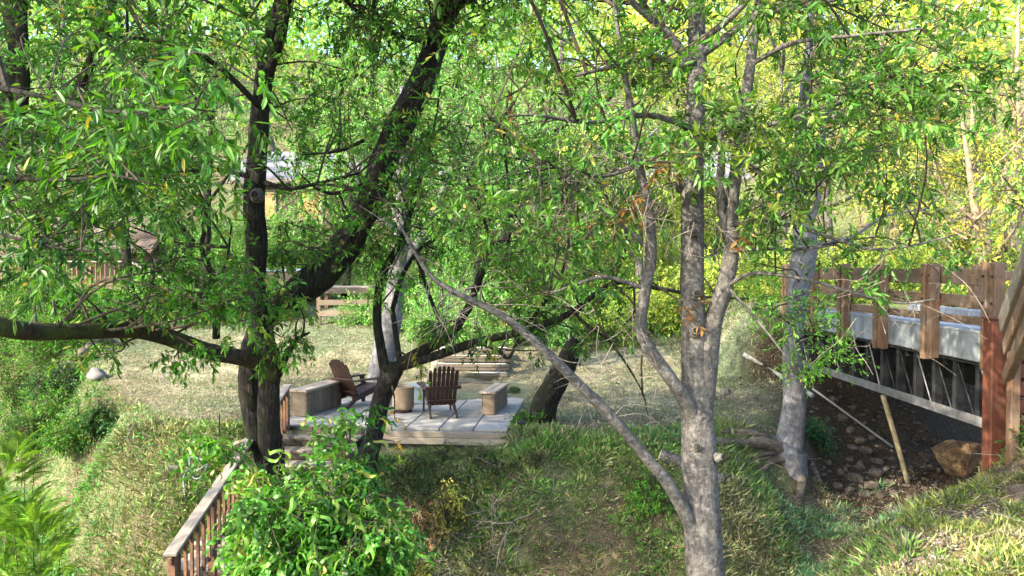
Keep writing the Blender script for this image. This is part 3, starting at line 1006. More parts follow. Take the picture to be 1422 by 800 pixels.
def stub(tree, p, d, r, L, mat):
    d = Vector(d).normalized()
    m = MB().tube([p, p + d * L * .5, p + d * L], [r * 1.7, r * 1.15, r], sides=9, sub=3, rough=.12)
    s = m.build('branch_stub', mat, tree, smooth=True)
    MB().tube([p + d * (L - .001), p + d * (L + .006)], [r * .78, r * .7], sides=9, sub=1).build('cut_face', M['bark_dark'], s)


# ---- A: twin stemmed dark tree left of the patio
tA = thing('oak_tree', 'dark twin stemmed tree with a long diagonal limb beside the stairway', 'tree', ground_pt(-3.6, 11.9, 0))
limbsA = []
m = MB()
b0 = ground_pt(-3.52, 11.9)
pts, rad = path([(378, 655, 11.9, 0.1764), (374, 600, 11.85, 0.1512), (374, 545, 11.8, 0.1428), (372, 500, 11.8, 0.1512), (362, 440, 11.8, 0.147), (356, 385, 11.8, 0.1554),
                 (357, 345, 11.8, 0.1512), (352, 290, 11.75, 0.1428), (357, 230, 11.7, 0.1386), (360, 170, 11.7, 0.1428), (366, 110, 11.7, 0.1344), (378, 55, 11.7, 0.126), (394, 5, 11.7, 0.126), (405, -60, 11.7, 0.1092), (410, -200, 11.7, 0.0756)])
m.tube([b0] + pts, [.25] + rad, sides=16, sub=5, rough=.17, seed=1); limbsA += dense(pts)
pts, rad = path([(368, 660, 12.05, .16), (352, 585, 12.1, .155), (345, 525, 12.15, .15), (350, 480, 12.2, .15), (372, 440, 12.3, .17), (410, 408, 12.4, .22), (447, 382, 12.5, .235),
                 (480, 340, 12.5, .235), (508, 290, 12.5, .22), (530, 235, 12.5, .205), (552, 180, 12.5, .20), (585, 115, 12.5, .20), (610, 50, 12.5, .20), (628, -10, 12.5, .18), (650, -120, 12.5, .13)])
m.tube([b0 + Vector((-.12, .1, 0))] + pts, [.2] + rad, sides=16, sub=5, rough=.17, seed=2); limbsA += dense(pts)
pts, rad = path([(384, 523, 11.75, .12), (350, 500, 11.5, .125), (285, 488, 11, .115), (235, 468, 10.5, .11), (190, 458, 10, .105), (130, 460, 9.4, .10), (60, 461, 8.8, .10), (0, 453, 8.2, .10), (-90, 430, 7.8, .09), (-220, 380, 7.5, .05)])
limb_pts, limb_rad = pts, rad; limbsA += dense(pts)
ml = MB().tube(pts, rad, sides=14, sub=5, rough=.12, seed=3)
for q in ([(364, 120, 11.6, .09), (378, 85, 11.5, .085), (392, 40, 11.5, .08), (400, -30, 11.5, .07)],
          [(385, 520, 11.7, .08), (400, 490, 11.6, .05), (415, 470, 11.5, .03), (430, 462, 11.4, .015)],
          [(300, 470, 11.1, .05), (300, 400, 11.0, .045), (280, 345, 10.9, .035), (288, 300, 10.8, .025), (270, 250, 10.7, .015)],
          [(300, 400, 11.0, .03), (315, 360, 10.9, .02), (322, 310, 10.8, .012)],
          [(360, 250, 11.7, .04), (300, 235, 11.4, .03), (240, 240, 11.1, .02), (190, 235, 10.9, .012)],
          [(358, 250, 11.7, .045), (400, 262, 11.6, .035), (440, 255, 11.5, .025), (500, 240, 11.4, .014)],
          [(520, 250, 12.4, .04), (470, 268, 12.2, .03), (440, 262, 12.0, .02), (415, 240, 11.9, .012)],
          [(505, 195, 12.4, .03), (470, 210, 12.1, .022), (420, 215, 11.9, .012)],
          [(600, 60, 12.4, .05), (545, 45, 12.0, .04), (500, 20, 11.7, .03), (460, -20, 11.5, .02)],
          [(362, 150, 11.6, .05), (300, 90, 11.2, .04), (230, 60, 10.8, .03), (150, 50, 10.4, .018)],
          [(375, 60, 11.6, .05), (330, 10, 11.3, .04), (260, -40, 11, .03)],
          [(610, 30, 12.4, .06), (680, -20, 12, .045), (740, -40, 11.6, .03)]):
    pts, rad = path(q); m.tube(pts, rad, sides=8, sub=4, rough=.1); limbsA += dense(pts, 3)
m.build('trunk', M['bark_dark'], tA, smooth=True)
ml.build('limb', M['bark_moss'], tA, smooth=True)
burl = at(357, 272, 11.55)
stub(tA, burl, (-.1, -1, .1), .07, .1, M['bark_grey'])
cA = Crown(limbsA)
leafA = dict(L=.105, W=.034, K=9, Ls=.2, spread=1.1)
for c in fill(28, 40, 345, 260, 440, 9.0, 11.5): cA.cluster(c, (.5, .5, .38), 14, cols=GREEN_COOL, droop=.4, **leafA)
for c in fill(34, 80, 330, 400, 500, 9.0, 11.2): cA.cluster(c, (.26, .26, .14), 6, cols=GREEN_BRIGHT, droop=.7, **leafA)
for c in fill(30, 395, 600, 50, 320, 10.8, 13.6): cA.cluster(c, (.6, .6, .45), 16, cols=GREEN_COOL + GREEN_BRIGHT, droop=.3, **leafA)
for c in fill(16, 385, 560, 310, 400, 11.6, 13.6): cA.cluster(c, (.45, .45, .3), 13, cols=GREEN_MID, droop=.6, **leafA)
for c in fill(9, 375, 425, 400, 490, 11.2, 11.8): cA.cluster(c, (.22, .22, .25), 9, cols=GREEN_BRIGHT, droop=.8, **leafA)
for c in fill(26, 60, 360, -60, 240, 9.5, 13): cA.cluster(c, (.6, .6, .45), 15, cols=GREEN_COOL + GREEN_MID, droop=.3, **leafA)
for c in fill(26, 420, 760, -120, 60, 10.5, 14): cA.cluster(c, (.7, .7, .5), 17, cols=GREEN_MID, droop=.5, **leafA)
for c in fill(46, -150, 700, -520, -60, 9, 15): cA.cluster(c, (.85, .85, .6), 15, cols=GREEN_MID, droop=.5, L=.13, W=.045, K=8, Ls=.45)
for _ in range(170):  # high crown out of view, added to shade the bridge
    u = rand_unit(1)[0] * rng.random() ** .33
    c = np.array([-.6, 11.0, 8.9]) + u * np.array([4.6, 4.6, 1.6])
    if project(c[None])[1][0] > -40: continue
    cA.cluster(c, (.9, .9, .5), 12, cols=GREEN_MID, droop=.4, L=.15, W=.06, K=8, Ls=.45)
cA.finish(tA, 'leaf')

# ---- B: grey barked tree in the foreground
tB = thing('bay_tree', 'grey barked foreground tree with knots and a forked stem', 'tree', ground_pt(1.85, 7.0, 0))
limbsB = []
bB = ground_pt(1.82, 7.0)
m = MB()
pts, rad = path([(985, 860, 7, .178), (979, 780, 7, .17), (974, 700, 7, .157), (970, 630, 7, .146), (968, 560, 7, .133), (964, 470, 7, .112), (962, 400, 7, .104), (961, 300, 7.05, .10),
                 (963, 200, 7.1, .092), (968, 100, 7.2, .082), (967, 0, 7.3, .074), (968, -120, 7.4, .065), (975, -330, 7.5, .04)])
m.tube([bB, bB.lerp(pts[0], .45)] + pts, [.27, .195] + rad, sides=20, sub=6, rough=.05, seed=4); limbsB += dense(pts[2:])
for q in ([(974, 580, 6.98, .09), (982, 515, 6.95, .085), (990, 450, 6.95, .078), (1006, 400, 6.95, .074), (1016, 345, 6.95, .068), (1015, 290, 6.95, .062), (1024, 225, 6.95, .055), (1034, 150, 6.95, .05), (1046, 60, 7, .04), (1060, -40, 7, .03)],
          [(970, 640, 7.0, .10), (962, 578, 6.95, .082), (936, 533, 6.8, .06), (905, 490, 6.8, .056), (890, 455, 6.8, .052), (897, 400, 6.8, .05), (905, 350, 6.8, .046), (900, 290, 6.8, .042), (888, 230, 6.8, .036), (876, 150, 6.8, .03), (860, 60, 6.8, .022), (850, -40, 6.8, .015)],
          [(1008, 330, 6.95, .03), (1000, 270, 6.9, .04), (1002, 215, 6.9, .032), (1000, 180, 6.9, .02)],
          [(1013, 312, 6.9, .022), (1060, 308, 6.8, .02), (1110, 316, 6.7, .018), (1160, 332, 6.6, .016), (1210, 346, 6.5, .014), (1262, 342, 6.4, .010), (1330, 325, 6.3, .005)],
          [(1013, 350, 6.9, .018), (1050, 346, 6.8, .017), (1110, 346, 6.75, .014), (1160, 340, 6.7, .008)],
          [(1012, 395, 6.9, .02), (1045, 380, 6.8, .018), (1110, 386, 6.7, .016), (1180, 405, 6.6, .013), (1250, 421, 6.5, .010), (1300, 415, 6.4, .006)],
          [(1012, 400, 6.9, .014), (1060, 455, 6.8, .011), (1095, 500, 6.7, .006)],
          [(962, 90, 7.15, .045), (925, 45, 7.1, .038), (880, 5, 7.0, .028), (845, -35, 6.9, .018)],
          [(955, 95, 7.15, .03), (905, 78, 7.0, .027), (860, 90, 6.9, .022), (800, 105, 6.8, .012)],
          [(955, 85, 7.15, .03), (912, 110, 7.1, .024), (905, 60, 7.05, .018), (915, -10, 7.0, .014)],
          [(968, 80, 7.2, .04), (1010, 50, 7.1, .032), (1050, 22, 7.0, .026), (1110, 10, 6.9, .018), (1180, -5, 6.8, .010)],
          [(968, 60, 7.2, .035), (1020, 20, 7.0, .028), (1060, -30, 6.9, .020)],
          [(905, 350, 6.8, .02), (860, 310, 6.7, .017), (810, 270, 6.6, .013), (780, 235, 6.5, .009), (740, 225, 6.4, .004)],
          [(895, 400, 6.8, .022), (840, 385, 6.75, .018), (800, 395, 6.7, .012), (760, 410, 6.6, .006)],
          [(888, 230, 6.8, .018), (840, 245, 6.7, .014), (800, 240, 6.6, .008)],
          [(1030, 180, 6.95, .025), (1080, 170, 6.8, .02), (1140, 150, 6.6, .015), (1220, 130, 6.4, .010), (1300, 120, 6.3, .005)],
          [(1042, 90, 7, .025), (1100, 60, 6.7, .02), (1180, 50, 6.4, .014), (1280, 40, 6.1, .008)],
          [(965, 180, 7.1, .03), (900, 160, 6.9, .024), (820, 170, 6.6, .018), (740, 160, 6.3, .012), (680, 165, 6.1, .006)]):
    pts, rad = path(q); m.tube(pts, rad, sides=10, sub=5, rough=.06); limbsB += dense(pts, 4)
m.build('trunk', M['bark_grey'], tB, smooth=True)
pts, rad = path([(972, 790, 7.0, .085), (962, 735, 6.93, .068), (930, 675, 6.8, .052), (900, 638, 6.75, .05), (850, 580, 6.6, .047), (800, 530, 6.5, .042), (760, 490, 6.4, .037), (700, 440, 6.3, .03), (640, 410, 6.2, .024), (600, 385, 6.15, .018), (570, 340, 6.1, .012), (545, 290, 6.0, .006)])
m = MB().tube(pts, rad, sides=12, sub=5, rough=.07, seed=9)
dead_pts = dense(pts[2:], 3)
for k in range(26):
    p = dead_pts[rng.integers(6, len(dead_pts))]; d = Vector(rng.normal(size=3)); d.z -= .3; d.normalize(); L = rng.uniform(.15, .5)
    m.tube([p, p + d * L * .5 + Vector(rng.normal(size=3) * .04), p + d * L + Vector((0, 0, -.1))], [.006, .004, .002], sides=4, sub=3, cap=False)
m.build('dead_branch', M['bark_grey'], tB, smooth=True)
for px, py, dx, r in ((966, 462, -.15, .035), (967, 410, -.1, .034), (968, 622, -.2, .035), (996, 636, .7, .03), (1004, 545, .9, .028), (945, 260, -.9, .03), (960, 322, -.2, .03)):
    p = at(px, py, 6.9); stub(tB, p, (dx, -.8, .35), r, .06, M['bark_grey'])
# bare brushy twigs hung in the crown
m = MB()
for (x0, x1, y0, y1, n) in ((760, 960, 195, 310, 90), (590, 680, 385, 440, 40), (960, 1040, 150, 320, 40), (1180, 1290, 350, 480, 22), (820, 900, 420, 540, 30)):
    for _ in range(n):
        p = at(rng.uniform(x0, x1), rng.uniform(y0, y1), rng.uniform(6.2, 7.2)); d = Vector(rng.normal(size=3)); d.y *= .5; d.z = d.z * .5 - .25; d.normalize(); L = rng.uniform(.2, .6)
        k = Vector(rng.normal(size=3)) * .07
        m.tube([p, p + d * L * .4 + k, p + d * L * .75 + k * .5 - Vector((0, 0, .05)), p + d * L - Vector((0, 0, .12))], [.003, .0026, .002, .001], sides=4, sub=3, cap=False)
m.build('bare_twigs', M['twig_pale'], tB, kind='stuff')
cB = Crown(limbsB)
lb = dict(L=.082, W=.025, K=10, Ls=.15, spread=1.15, twig_r=.0024, branch_r=.007)
for c in fill(38, 620, 900, 40, 330, 5.6, 7.8): cB.cluster(c, (.29, .29, .19), 10, cols=GREEN_COOL + GREEN_MID, droop=.35, **lb)
for c in fill(32, 880, 1130, 80, 290, 5.6, 7.6): cB.cluster(c, (.29, .29, .19), 10, cols=GREEN_MID + GREEN_WARM[:2], droop=.25, **lb)
for c in fill(42, 1020, 1400, -20, 190, 5.4, 7.6): cB.cluster(c, (.29, .29, .19), 10, cols=GREEN_MID, droop=.35, **lb)
for c in fill(12, 1040, 1290, 180, 330, 5.8, 7.2): cB.cluster(c, (.32, .32, .2), 9, cols=GREEN_MID, droop=.4, **lb)
for c in fill(18, 700, 1000, -80, 60, 6, 8.5): cB.cluster(c, (.45, .45, .3), 12, cols=GREEN_MID, droop=.35, **lb)
for c in fill(7, 620, 860, 320, 440, 6.0, 7.4): cB.cluster(c, (.3, .3, .22), 9, cols=GREEN_MID, droop=.5, **lb)
for c in fill(7, 1130, 1300, 320, 440, 6.0, 6.9): cB.cluster(c, (.26, .26, .16), 6, cols=GREEN_MID, droop=.5, **lb)
for c in fill(36, 600, 1500, -480, -60, 5.5, 9): cB.cluster(c, (.6, .6, .45), 12, cols=GREEN_MID, droop=.4, L=.11, W=.035, K=8, Ls=.4)
BROWN = [(.22, .10, .03), (.30, .16, .06), (.16, .08, .03)]
for px, py in ((712, 150), (935, 225), (870, 285), (1040, 340), (960, 440), (845, 300)): cB.cluster(at(px, py, 6.6), (.08, .08, .08), 4, cols=BROWN, droop=.6, **lb)
for _ in range(110):  # more unseen crown overhead, added for shade on the bridge slab
    u = rand_unit(1)[0] * rng.random() ** .33
    c = np.array([1.2, 9.2, 8.0]) + u * np.array([4.6, 4.2, 2.2])
    if project(c[None])[1][0] > -50: continue
    cB.cluster(c, (.8, .8, .5), 11, cols=GREEN_MID, droop=.4, L=.14, W=.055, K=8, Ls=.45)
cB.finish(tB, 'leaf_glossy', singles=290)

# ---- C: low spreading tree in front of the patio
tC = thing('willow_oak', 'low spreading dark branched tree at the front edge of patio', 'tree', ground_pt(-2.25, 12.8, 0))
limbsC = []
m = MB()
pts, rad = path([(510, 660, 12.7, .16), (520, 600, 12.75, .14), (528, 560, 12.8, .14), (540, 528, 12.8, .15), (552, 508, 12.8, .13)])
m.tube([ground_pt(-2.35, 12.7)] + pts, [.2] + rad, sides=14, sub=5, rough=.13, seed=11); limbsC += dense(pts)
for q in ([(538, 530, 12.8, .10), (530, 490, 12.85, .085), (524, 440, 12.9, .075), (530, 385, 12.9, .06), (558, 330, 12.9, .05), (580, 260, 12.9, .04), (600, 190, 12.9, .025), (612, 120, 12.9, .015)],
          [(550, 512, 12.8, .10), (580, 490, 12.7, .085), (622, 468, 12.6, .075), (650, 427, 12.5, .065), (668, 380, 12.4, .058), (684, 342, 12.4, .05), (706, 328, 12.4, .04), (708, 270, 12.3, .03), (700, 200, 12.3, .02), (705, 140, 12.3, .012)],
          [(560, 508, 12.75, .09), (612, 492, 12.6, .075), (665, 474, 12.5, .065), (725, 460, 12.4, .058), (790, 436, 12.3, .05), (850, 394, 12.2, .04), (910, 400, 12.2, .032), (980, 412, 12.2, .02), (1040, 415, 12.2, .012)],
          [(545, 430, 12.9, .04), (552, 480, 12.9, .05), (556, 510, 12.8, .06)], [(545, 430, 12.9, .04), (560, 380, 12.9, .035), (590, 340, 12.8, .028), (640, 320, 12.7, .02), (700, 300, 12.6, .01)],
          [(660, 474, 12.5, .045), (690, 485, 12.4, .038), (706, 497, 12.4, .03), (720, 470, 12.3, .02)],
          [(684, 342, 12.4, .03), (670, 300, 12.4, .025), (650, 250, 12.4, .018), (640, 200, 12.4, .01)],
          [(795, 434, 12.3, .03), (820, 455, 12.2, .025), (850, 478, 12.1, .02), (890, 540, 12, .012), (900, 580, 12, .006)],
          [(620, 468, 12.6, .04), (600, 420, 12.6, .03), (575, 350, 12.6, .022), (560, 330, 12.6, .012)],
          [(850, 394, 12.2, .03), (870, 330, 12.1, .022), (840, 270, 12, .014)],
          [(725, 460, 12.4, .03), (770, 400, 12.2, .026), (790, 340, 12.1, .02), (780, 270, 12, .012)]):
    pts, rad = path(q); m.tube(pts, rad, sides=9, sub=5, rough=.12); limbsC += dense(pts, 4)
m.build('trunk', M['bark_dark'], tC, smooth=True)
cC = Crown(limbsC)
lc = dict(L=.10, W=.032, K=9, Ls=.18, spread=1.1)
for c in fill(32, 490, 760, 150, 400, 11.4, 14): cC.cluster(c, (.4, .4, .28), 12, cols=GREEN_MID + GREEN_BRIGHT, droop=.5, **lc)
for c in fill(34, 700, 960, 200, 440, 11.2, 14): cC.cluster(c, (.38, .38, .27), 11, cols=GREEN_MID + GREEN_WARM[:2], droop=.5, **lc)
for c in fill(26, 600, 930, 400, 490, 11.8, 13.4): cC.cluster(c, (.34, .34, .22), 8, cols=GREEN_MID, droop=.6, **lc)
for px, py in ((570, 500), (690, 500), (585, 530), (600, 470)): cC.cluster(at(px, py, 12.6), (.14, .14, .12), 4, cols=GREEN_YELLOW, droop=.6, **lc)
for px, py in ((545, 612), (548, 580)): cC.cluster(at(px, py, 12.4), (.08, .08, .1), 2, cols=[(.45, .3, .04), (.4, .33, .05)], droop=.8, **lc)
cC.finish(tC, 'leaf')

# ---- D: grey tree on the undercut bank near the bridge
db = hit(1094, 640); dbx, dby = db.x, db.y + .12
tD = thing('grey_tree', 'grey trunked tree with exposed roots on the bank beside bridge', 'tree', db)
limbsD = []
m = MB()
pts, rad = path([(1096, 615, dby +0.00, .25), (1099, 595, dby +0.00, .22), (1103, 560, dby +0.00, .205), (1101, 490, dby +0.05, .185), (1106, 420, dby +0.10, .18), (1114, 370, dby +0.10, .215), (1119, 340, dby +0.10, .22), (1113, 300, dby +0.10, .16),
                 (1106, 255, dby +0.10, .13), (1112, 180, dby +0.10, .10), (1122, 80, dby +0.10, .08), (1130, -30, dby +0.10, .05)])
m.tube([ground_pt(dbx, dby, -.5), ground_pt(dbx, dby, .02)] + pts, [.42, .36] + rad, sides=16, sub=5, rough=.07, seed=21); limbsD += dense(pts[3:])
for q in ([(1116, 330, dby +0.10, .07), (1135, 280, dby +0.00, .06), (1140, 210, dby -0.10, .05), (1155, 130, dby -0.20, .03), (1180, 50, dby -0.30, .015)],
          [(1112, 300, dby +0.10, .05), (1070, 250, dby -0.10, .04), (1030, 220, dby -0.30, .02)], [(1102, 480, dby +0.00, .03), (1125, 470, dby -0.40, .02), (1145, 480, dby -0.70, .012)],
          [(1118, 345, dby +0.10, .05), (1180, 330, dby -0.10, .035), (1230, 300, dby -0.30, .02), (1290, 290, dby -0.40, .01)]):
    pts, rad = path(q); m.tube(pts, rad, sides=9, sub=4, rough=.1); limbsD += dense(pts, 4)
m.build('trunk', M['bark_pale'], tD, smooth=True)
for q in ([(1088, 632, .13), (1060, 622, .11), (1030, 622, .10), (1000, 618, .085), (972, 616, .05)], [(1098, 640, .13), (1106, 655, .10), (1112, 672, .09), (1108, 704, .05)],
          [(1085, 626, .10), (1055, 608, .07), (1020, 602, .06), (985, 606, .035)], [(1108, 634, .1), (1125, 648, .07), (1138, 672, .045)], [(1092, 640, .08), (1072, 645, .05), (1055, 660, .035), (1040, 668, .02)],
          [(1080, 630, .06), (1062, 636, .045), (1030, 640, .03), (1000, 634, .02)]):
    pts = [hit(a, b_) + Vector((0, -.02, r_ * .55)) for a, b_, r_ in q]
    MB().tube([Vector((dbx, dby, pts[0].z + .12))] + pts, [q[0][2] * 1.2] + [r_ for *_, r_ in q], sides=10, sub=5, rough=.2).build('root', M['root'], tD, smooth=True)
cD = Crown(limbsD)
ld = dict(L=.085, W=.028, K=10, Ls=.32)
for px, py, n in ((1150, 450, 10), (1150, 485, 12), (1130, 505, 9), (1165, 500, 8), (1120, 430, 8), (1085, 470, 7), (1095, 440, 7), (1070, 410, 7), (1060, 380, 8), (1100, 515, 6), (1045, 430, 6)):
    cD.cluster(at(px, py, 13.2), (.3, .3, .16), n + 11, cols=[(.17, .40, .06), (.22, .46, .08), (.13, .33, .05)], droop=.2, **ld)
for c in fill(24, 1000, 1260, 180, 370, 13, 16): cD.cluster(c, (.5, .5, .36), 13, cols=GREEN_WARM + GREEN_MID, droop=.4, **ld)
for c in fill(22, 1050, 1300, -60, 180, 13, 16.5): cD.cluster(c, (.65, .65, .5), 14, cols=GREEN_WARM + GREEN_MID, droop=.4, **ld)
cD.finish(tD, 'leaf')

# ---- E: broken leaning trunk
tE = thing('broken_trunk', 'short leaning broken dark trunk on the lawn beside patio', 'trunk', hit(752, 584))
e0 = hit(752, 586); dE = e0.y
pts, rad = path([(757, 560, dE, .23), (772, 532, dE, .215), (786, 505, dE, .2), (795, 482, dE, .17), (800, 470, dE, .13)])
MB().tube([e0 - Vector((0, 0, .15)), e0 + Vector((.01, 0, .08))] + pts, [.28, .26] + rad, sides=14, sub=5, rough=.13, seed=31).build('stem', M['bark_dark'], tE, smooth=True)
for k in range(5):
    p = at(795 + rng.uniform(-6, 6), 478, dE + rng.uniform(-.08, .08))
    MB().tube([p, p + Vector((rng.uniform(-.05, .08), 0, rng.uniform(.15, .32)))], [.04, .004], sides=5, sub=1).build('splinter', M['cut_wood'], tE)
tips = [at(800, 480, dE), at(815, 485, dE), at(775, 462, dE)]
MB().tube([at(796, 482, dE), at(812, 478, dE), at(822, 488, dE - .2)], [.04, .025, .01], sides=6).build('snag', M['twig_pale'], tE, smooth=True)


def simple_tree(name, label, cat, base, paths, mat, clusters, leafkw, group=None, leafmat='leaf', shape='lance'):
    t = thing(name, label, cat, base, group)
    m = MB(); L = []
    for pts, rad in paths:
        m.tube(pts, rad, sides=10, sub=4, rough=.08); L += dense(pts, 4)
    m.build('trunk', mat, t, smooth=True)
    c = Crown(L)
    for cc, r, n, cols, dr in clusters: c.cluster(cc, r, n, cols=cols, droop=dr, **leafkw)
    if clusters: c.finish(t, leafmat, shape)
    return t


# ---- F: pale trunk behind the patio
bF = hit(524, 548); dF = bF.y
simple_tree('pale_trunk_tree', 'pale trunked tree standing on the lawn behind the patio', 'tree', bF,
            [([bF - Vector((0, 0, .2))] + path([(528, 520, dF, .28), (538, 470, dF, .25), (546, 430, dF, .23), (552, 370, dF, .2), (560, 300, dF, .17), (556, 210, dF, .13), (560, 120, dF, .08)])[0], [.34, .28, .25, .23, .2, .17, .13, .08]),
             path([(552, 380, dF, .12), (590, 320, dF, .09), (620, 250, dF, .06), (640, 180, dF, .03)]), path([(556, 330, dF, .1), (510, 280, dF, .07), (480, 210, dF, .03)])],
            M['bark_pale'], [(c, (1.0, 1.0, .7), 26, BACK_GREEN, .4) for c in fill(26, 440, 700, 60, 330, dF - 2, dF + 3)], dict(L=.12, W=.045, K=9, Ls=.5), shape='diamond')

# ---- G: big bay tree at the left whose boughs hang over the ravine
tG = thing('overhanging_bay_tree', 'tall bay tree at the ravine side whose leafy boughs hang low', 'tree', ground_pt(-7.1, 9.6, 0))
limbsG = []
m = MB()
gb = ground_pt(-7.1, 9.6)
pts, rad = path([(-90, 520, 9.6, .17), (-20, 300, 9.55, .15), (16, 150, 9.5, .13), (26, 70, 9.5, .12), (14, 0, 9.5, .11), (0, -200, 9.5, .10), (-30, -500, 9.4, .05)])
m.tube([gb] + pts, [.24] + rad, sides=12, sub=5, rough=.1, seed=41); limbsG += dense(pts)
pts, rad = path([(-10, 290, 9.45, .08), (28, 150, 9.3, .075), (32, 80, 9.2, .07), (29, 0, 9.2, .07), (40, -150, 9.2, .05)])
m.tube(pts, rad, sides=9, sub=4, rough=.1); limbsG += dense(pts)
for q in ([(24, 200, 9.5, .06), (95, 150, 8.6, .055), (122, 95, 8.2, .05), (140, 50, 8.0, .045), (158, -5, 7.9, .04), (175, -80, 7.8, .03)],
          [(20, 250, 9.5, .06), (-60, 180, 8, .04), (-60, 120, 6.4, .028), (40, 130, 5.2, .016), (150, 155, 4.5, .010), (240, 150, 4.1, .006), (300, 155, 4.0, .003)],
          [(-60, 150, 7, .03), (-40, 230, 5.6, .018), (60, 250, 4.7, .011), (160, 245, 4.3, .007), (230, 260, 4.1, .003)],
          [(-40, 230, 5.6, .018), (-20, 310, 5.2, .013), (60, 340, 4.9, .008), (130, 350, 4.8, .004)],
          [(20, -100, 9.5, .08), (-250, -300, 8, .06), (-500, -500, 6.5, .04)], [(10, -200, 9.5, .08), (150, -400, 7.5, .06), (350, -700, 5.5, .03)],
          [(0, -250, 9.5, .07), (-400, -300, 10, .05), (-700, -250, 10.5, .03)], [(10, 0, 9.5, .07), (-300, -150, 9.0, .05), (-600, -200, 8.0, .03)]):
    pts, rad = path(q); m.tube(pts, rad, sides=9, sub=5, rough=.08); limbsG += dense(pts, 4)
m.build('trunk', M['bark_dark'], tG, smooth=True)
cG = Crown(limbsG)
lg = dict(L=.086, W=.027, K=10, Ls=.17, spread=1.1, twig_r=.002, branch_r=.0045)
for c in fill(26, -40, 250, 120, 290, 4.2, 6.0): cG.cluster(c, (.25, .25, .17), 9, cols=GREEN_COOL + GREEN_MID, droop=.45, **lg)
for c in fill(12, 180, 330, 60, 240, 3.9, 5.2): cG.cluster(c, (.22, .22, .15), 7, cols=GREEN_COOL, droop=.5, **lg)
for c in fill(8, -40, 170, 270, 370, 4.6, 6.0): cG.cluster(c, (.26, .26, .18), 8, cols=GREEN_COOL + GREEN_DARK, droop=.6, **lg)
for c in fill(12, -30, 120, 310, 400, 6.0, 8.0): cG.cluster(c, (.36, .36, .26), 10, cols=GREEN_COOL + GREEN_DARK, droop=.6, **lg)
for c in fill(36, -40, 345, -40, 260, 5.5, 8.8): cG.cluster(c, (.36, .36, .24), 12, cols=GREEN_MID + GREEN_COOL, droop=.4, **lg)
lgf = dict(L=.16, W=.06, K=8, Ls=.5, twig_r=.004, branch_r=.02)
for _ in range(150):  # unseen crown mass, spread wide to shade the foreground and patio
    u = rand_unit(1)[0] * rng.random() ** .33
    c = np.array([-8.6, 6.6, 7.4]) + u * np.array([5.2, 6.4, 3.0])
    px, py, dd = project(c[None])
    if dd[0] > .3 and -30 < px[0] < 1450 and py[0] > -60: continue
    cG.cluster(c, (1.0, 1.0, .6), 12, cols=GREEN_MID, droop=.4, **lgf)
for _ in range(70):  # extra boughs outside the view, added to keep sun off the patio
    u = rand_unit(1)[0] * rng.random() ** .33
    c = np.array([-10.0, 12.2, 6.2]) + u * np.array([2.6, 3.2, 2.0])
    if project(c[None])[0][0] > -40: continue
    cG.cluster(c, (1.0, 1.0, .6), 12, cols=GREEN_MID, droop=.4, **lgf)
cG.finish(tG, 'leaf_glossy', singles=290)

# ---- H: curly leaved willow below the stairway
tH = thing('curly_willow', 'curly leaved willow bush spilling over the lower stairway', 'bush', ground_pt(-1.35, 5.7, 0))
hb = ground_pt(-1.35, 5.7)
m = MB(); LH = []
tops = []
for px, py, d in ((365, 700, 6.1), (368, 672, 6.1), (385, 676, 6.1), (415, 672, 6.0), (450, 680, 5.9), (487, 585, 6.1), (480, 635, 5.9), (500, 705, 5.8), (520, 730, 5.7), (360, 745, 5.6), (420, 745, 5.4), (480, 760, 5.4), (362, 665, 6.4), (360, 780, 5.7), (395, 710, 5.7), (450, 720, 5.6), (370, 725, 5.8)):
    p = at(px, py, d); tops.append(p)
    q = hb.lerp(p, .55) + Vector((rng.normal() * .06, rng.normal() * .1, .12))
    m.tube([hb + Vector(rng.normal(size=3) * .04), q, p], [.03, .016, .006], sides=6, sub=6, rough=.1); LH += [q.lerp(p, t / 5) for t in range(6)]
m.build('stems', M['twig'], tH, smooth=True)
cH = Crown(LH)
lh = dict(L=.125, W=.032, K=11, Ls=.24, twig_r=.003, branch_r=.006, spread=1.0)
for p in tops[:12] + tops[14:]:
    cH.cluster(p, (.17, .2, .10), 8, cols=GREEN_BRIGHT, droop=.9, **lh)
for c in fill(60, 345, 535, 680, 830, 5.2, 6.0): cH.cluster(c, (.17, .2, .13), 9, cols=GREEN_BRIGHT + GREEN_COOL, droop=1.0, **lh)
for c in fill(6, 468, 505, 575, 650, 5.9, 6.1): cH.cluster(c, (.06, .06, .06), 3, cols=GREEN_BRIGHT, droop=1.0, **lh)
for c in fill(4, 300, 335, 605, 645, 6.4, 6.8): cH.cluster(c, (.12, .1, .08), 5, cols=GREEN_BRIGHT, droop=.8, **lh)
cH.finish(tH, 'leaf_glossy', 'curl', singles=290)


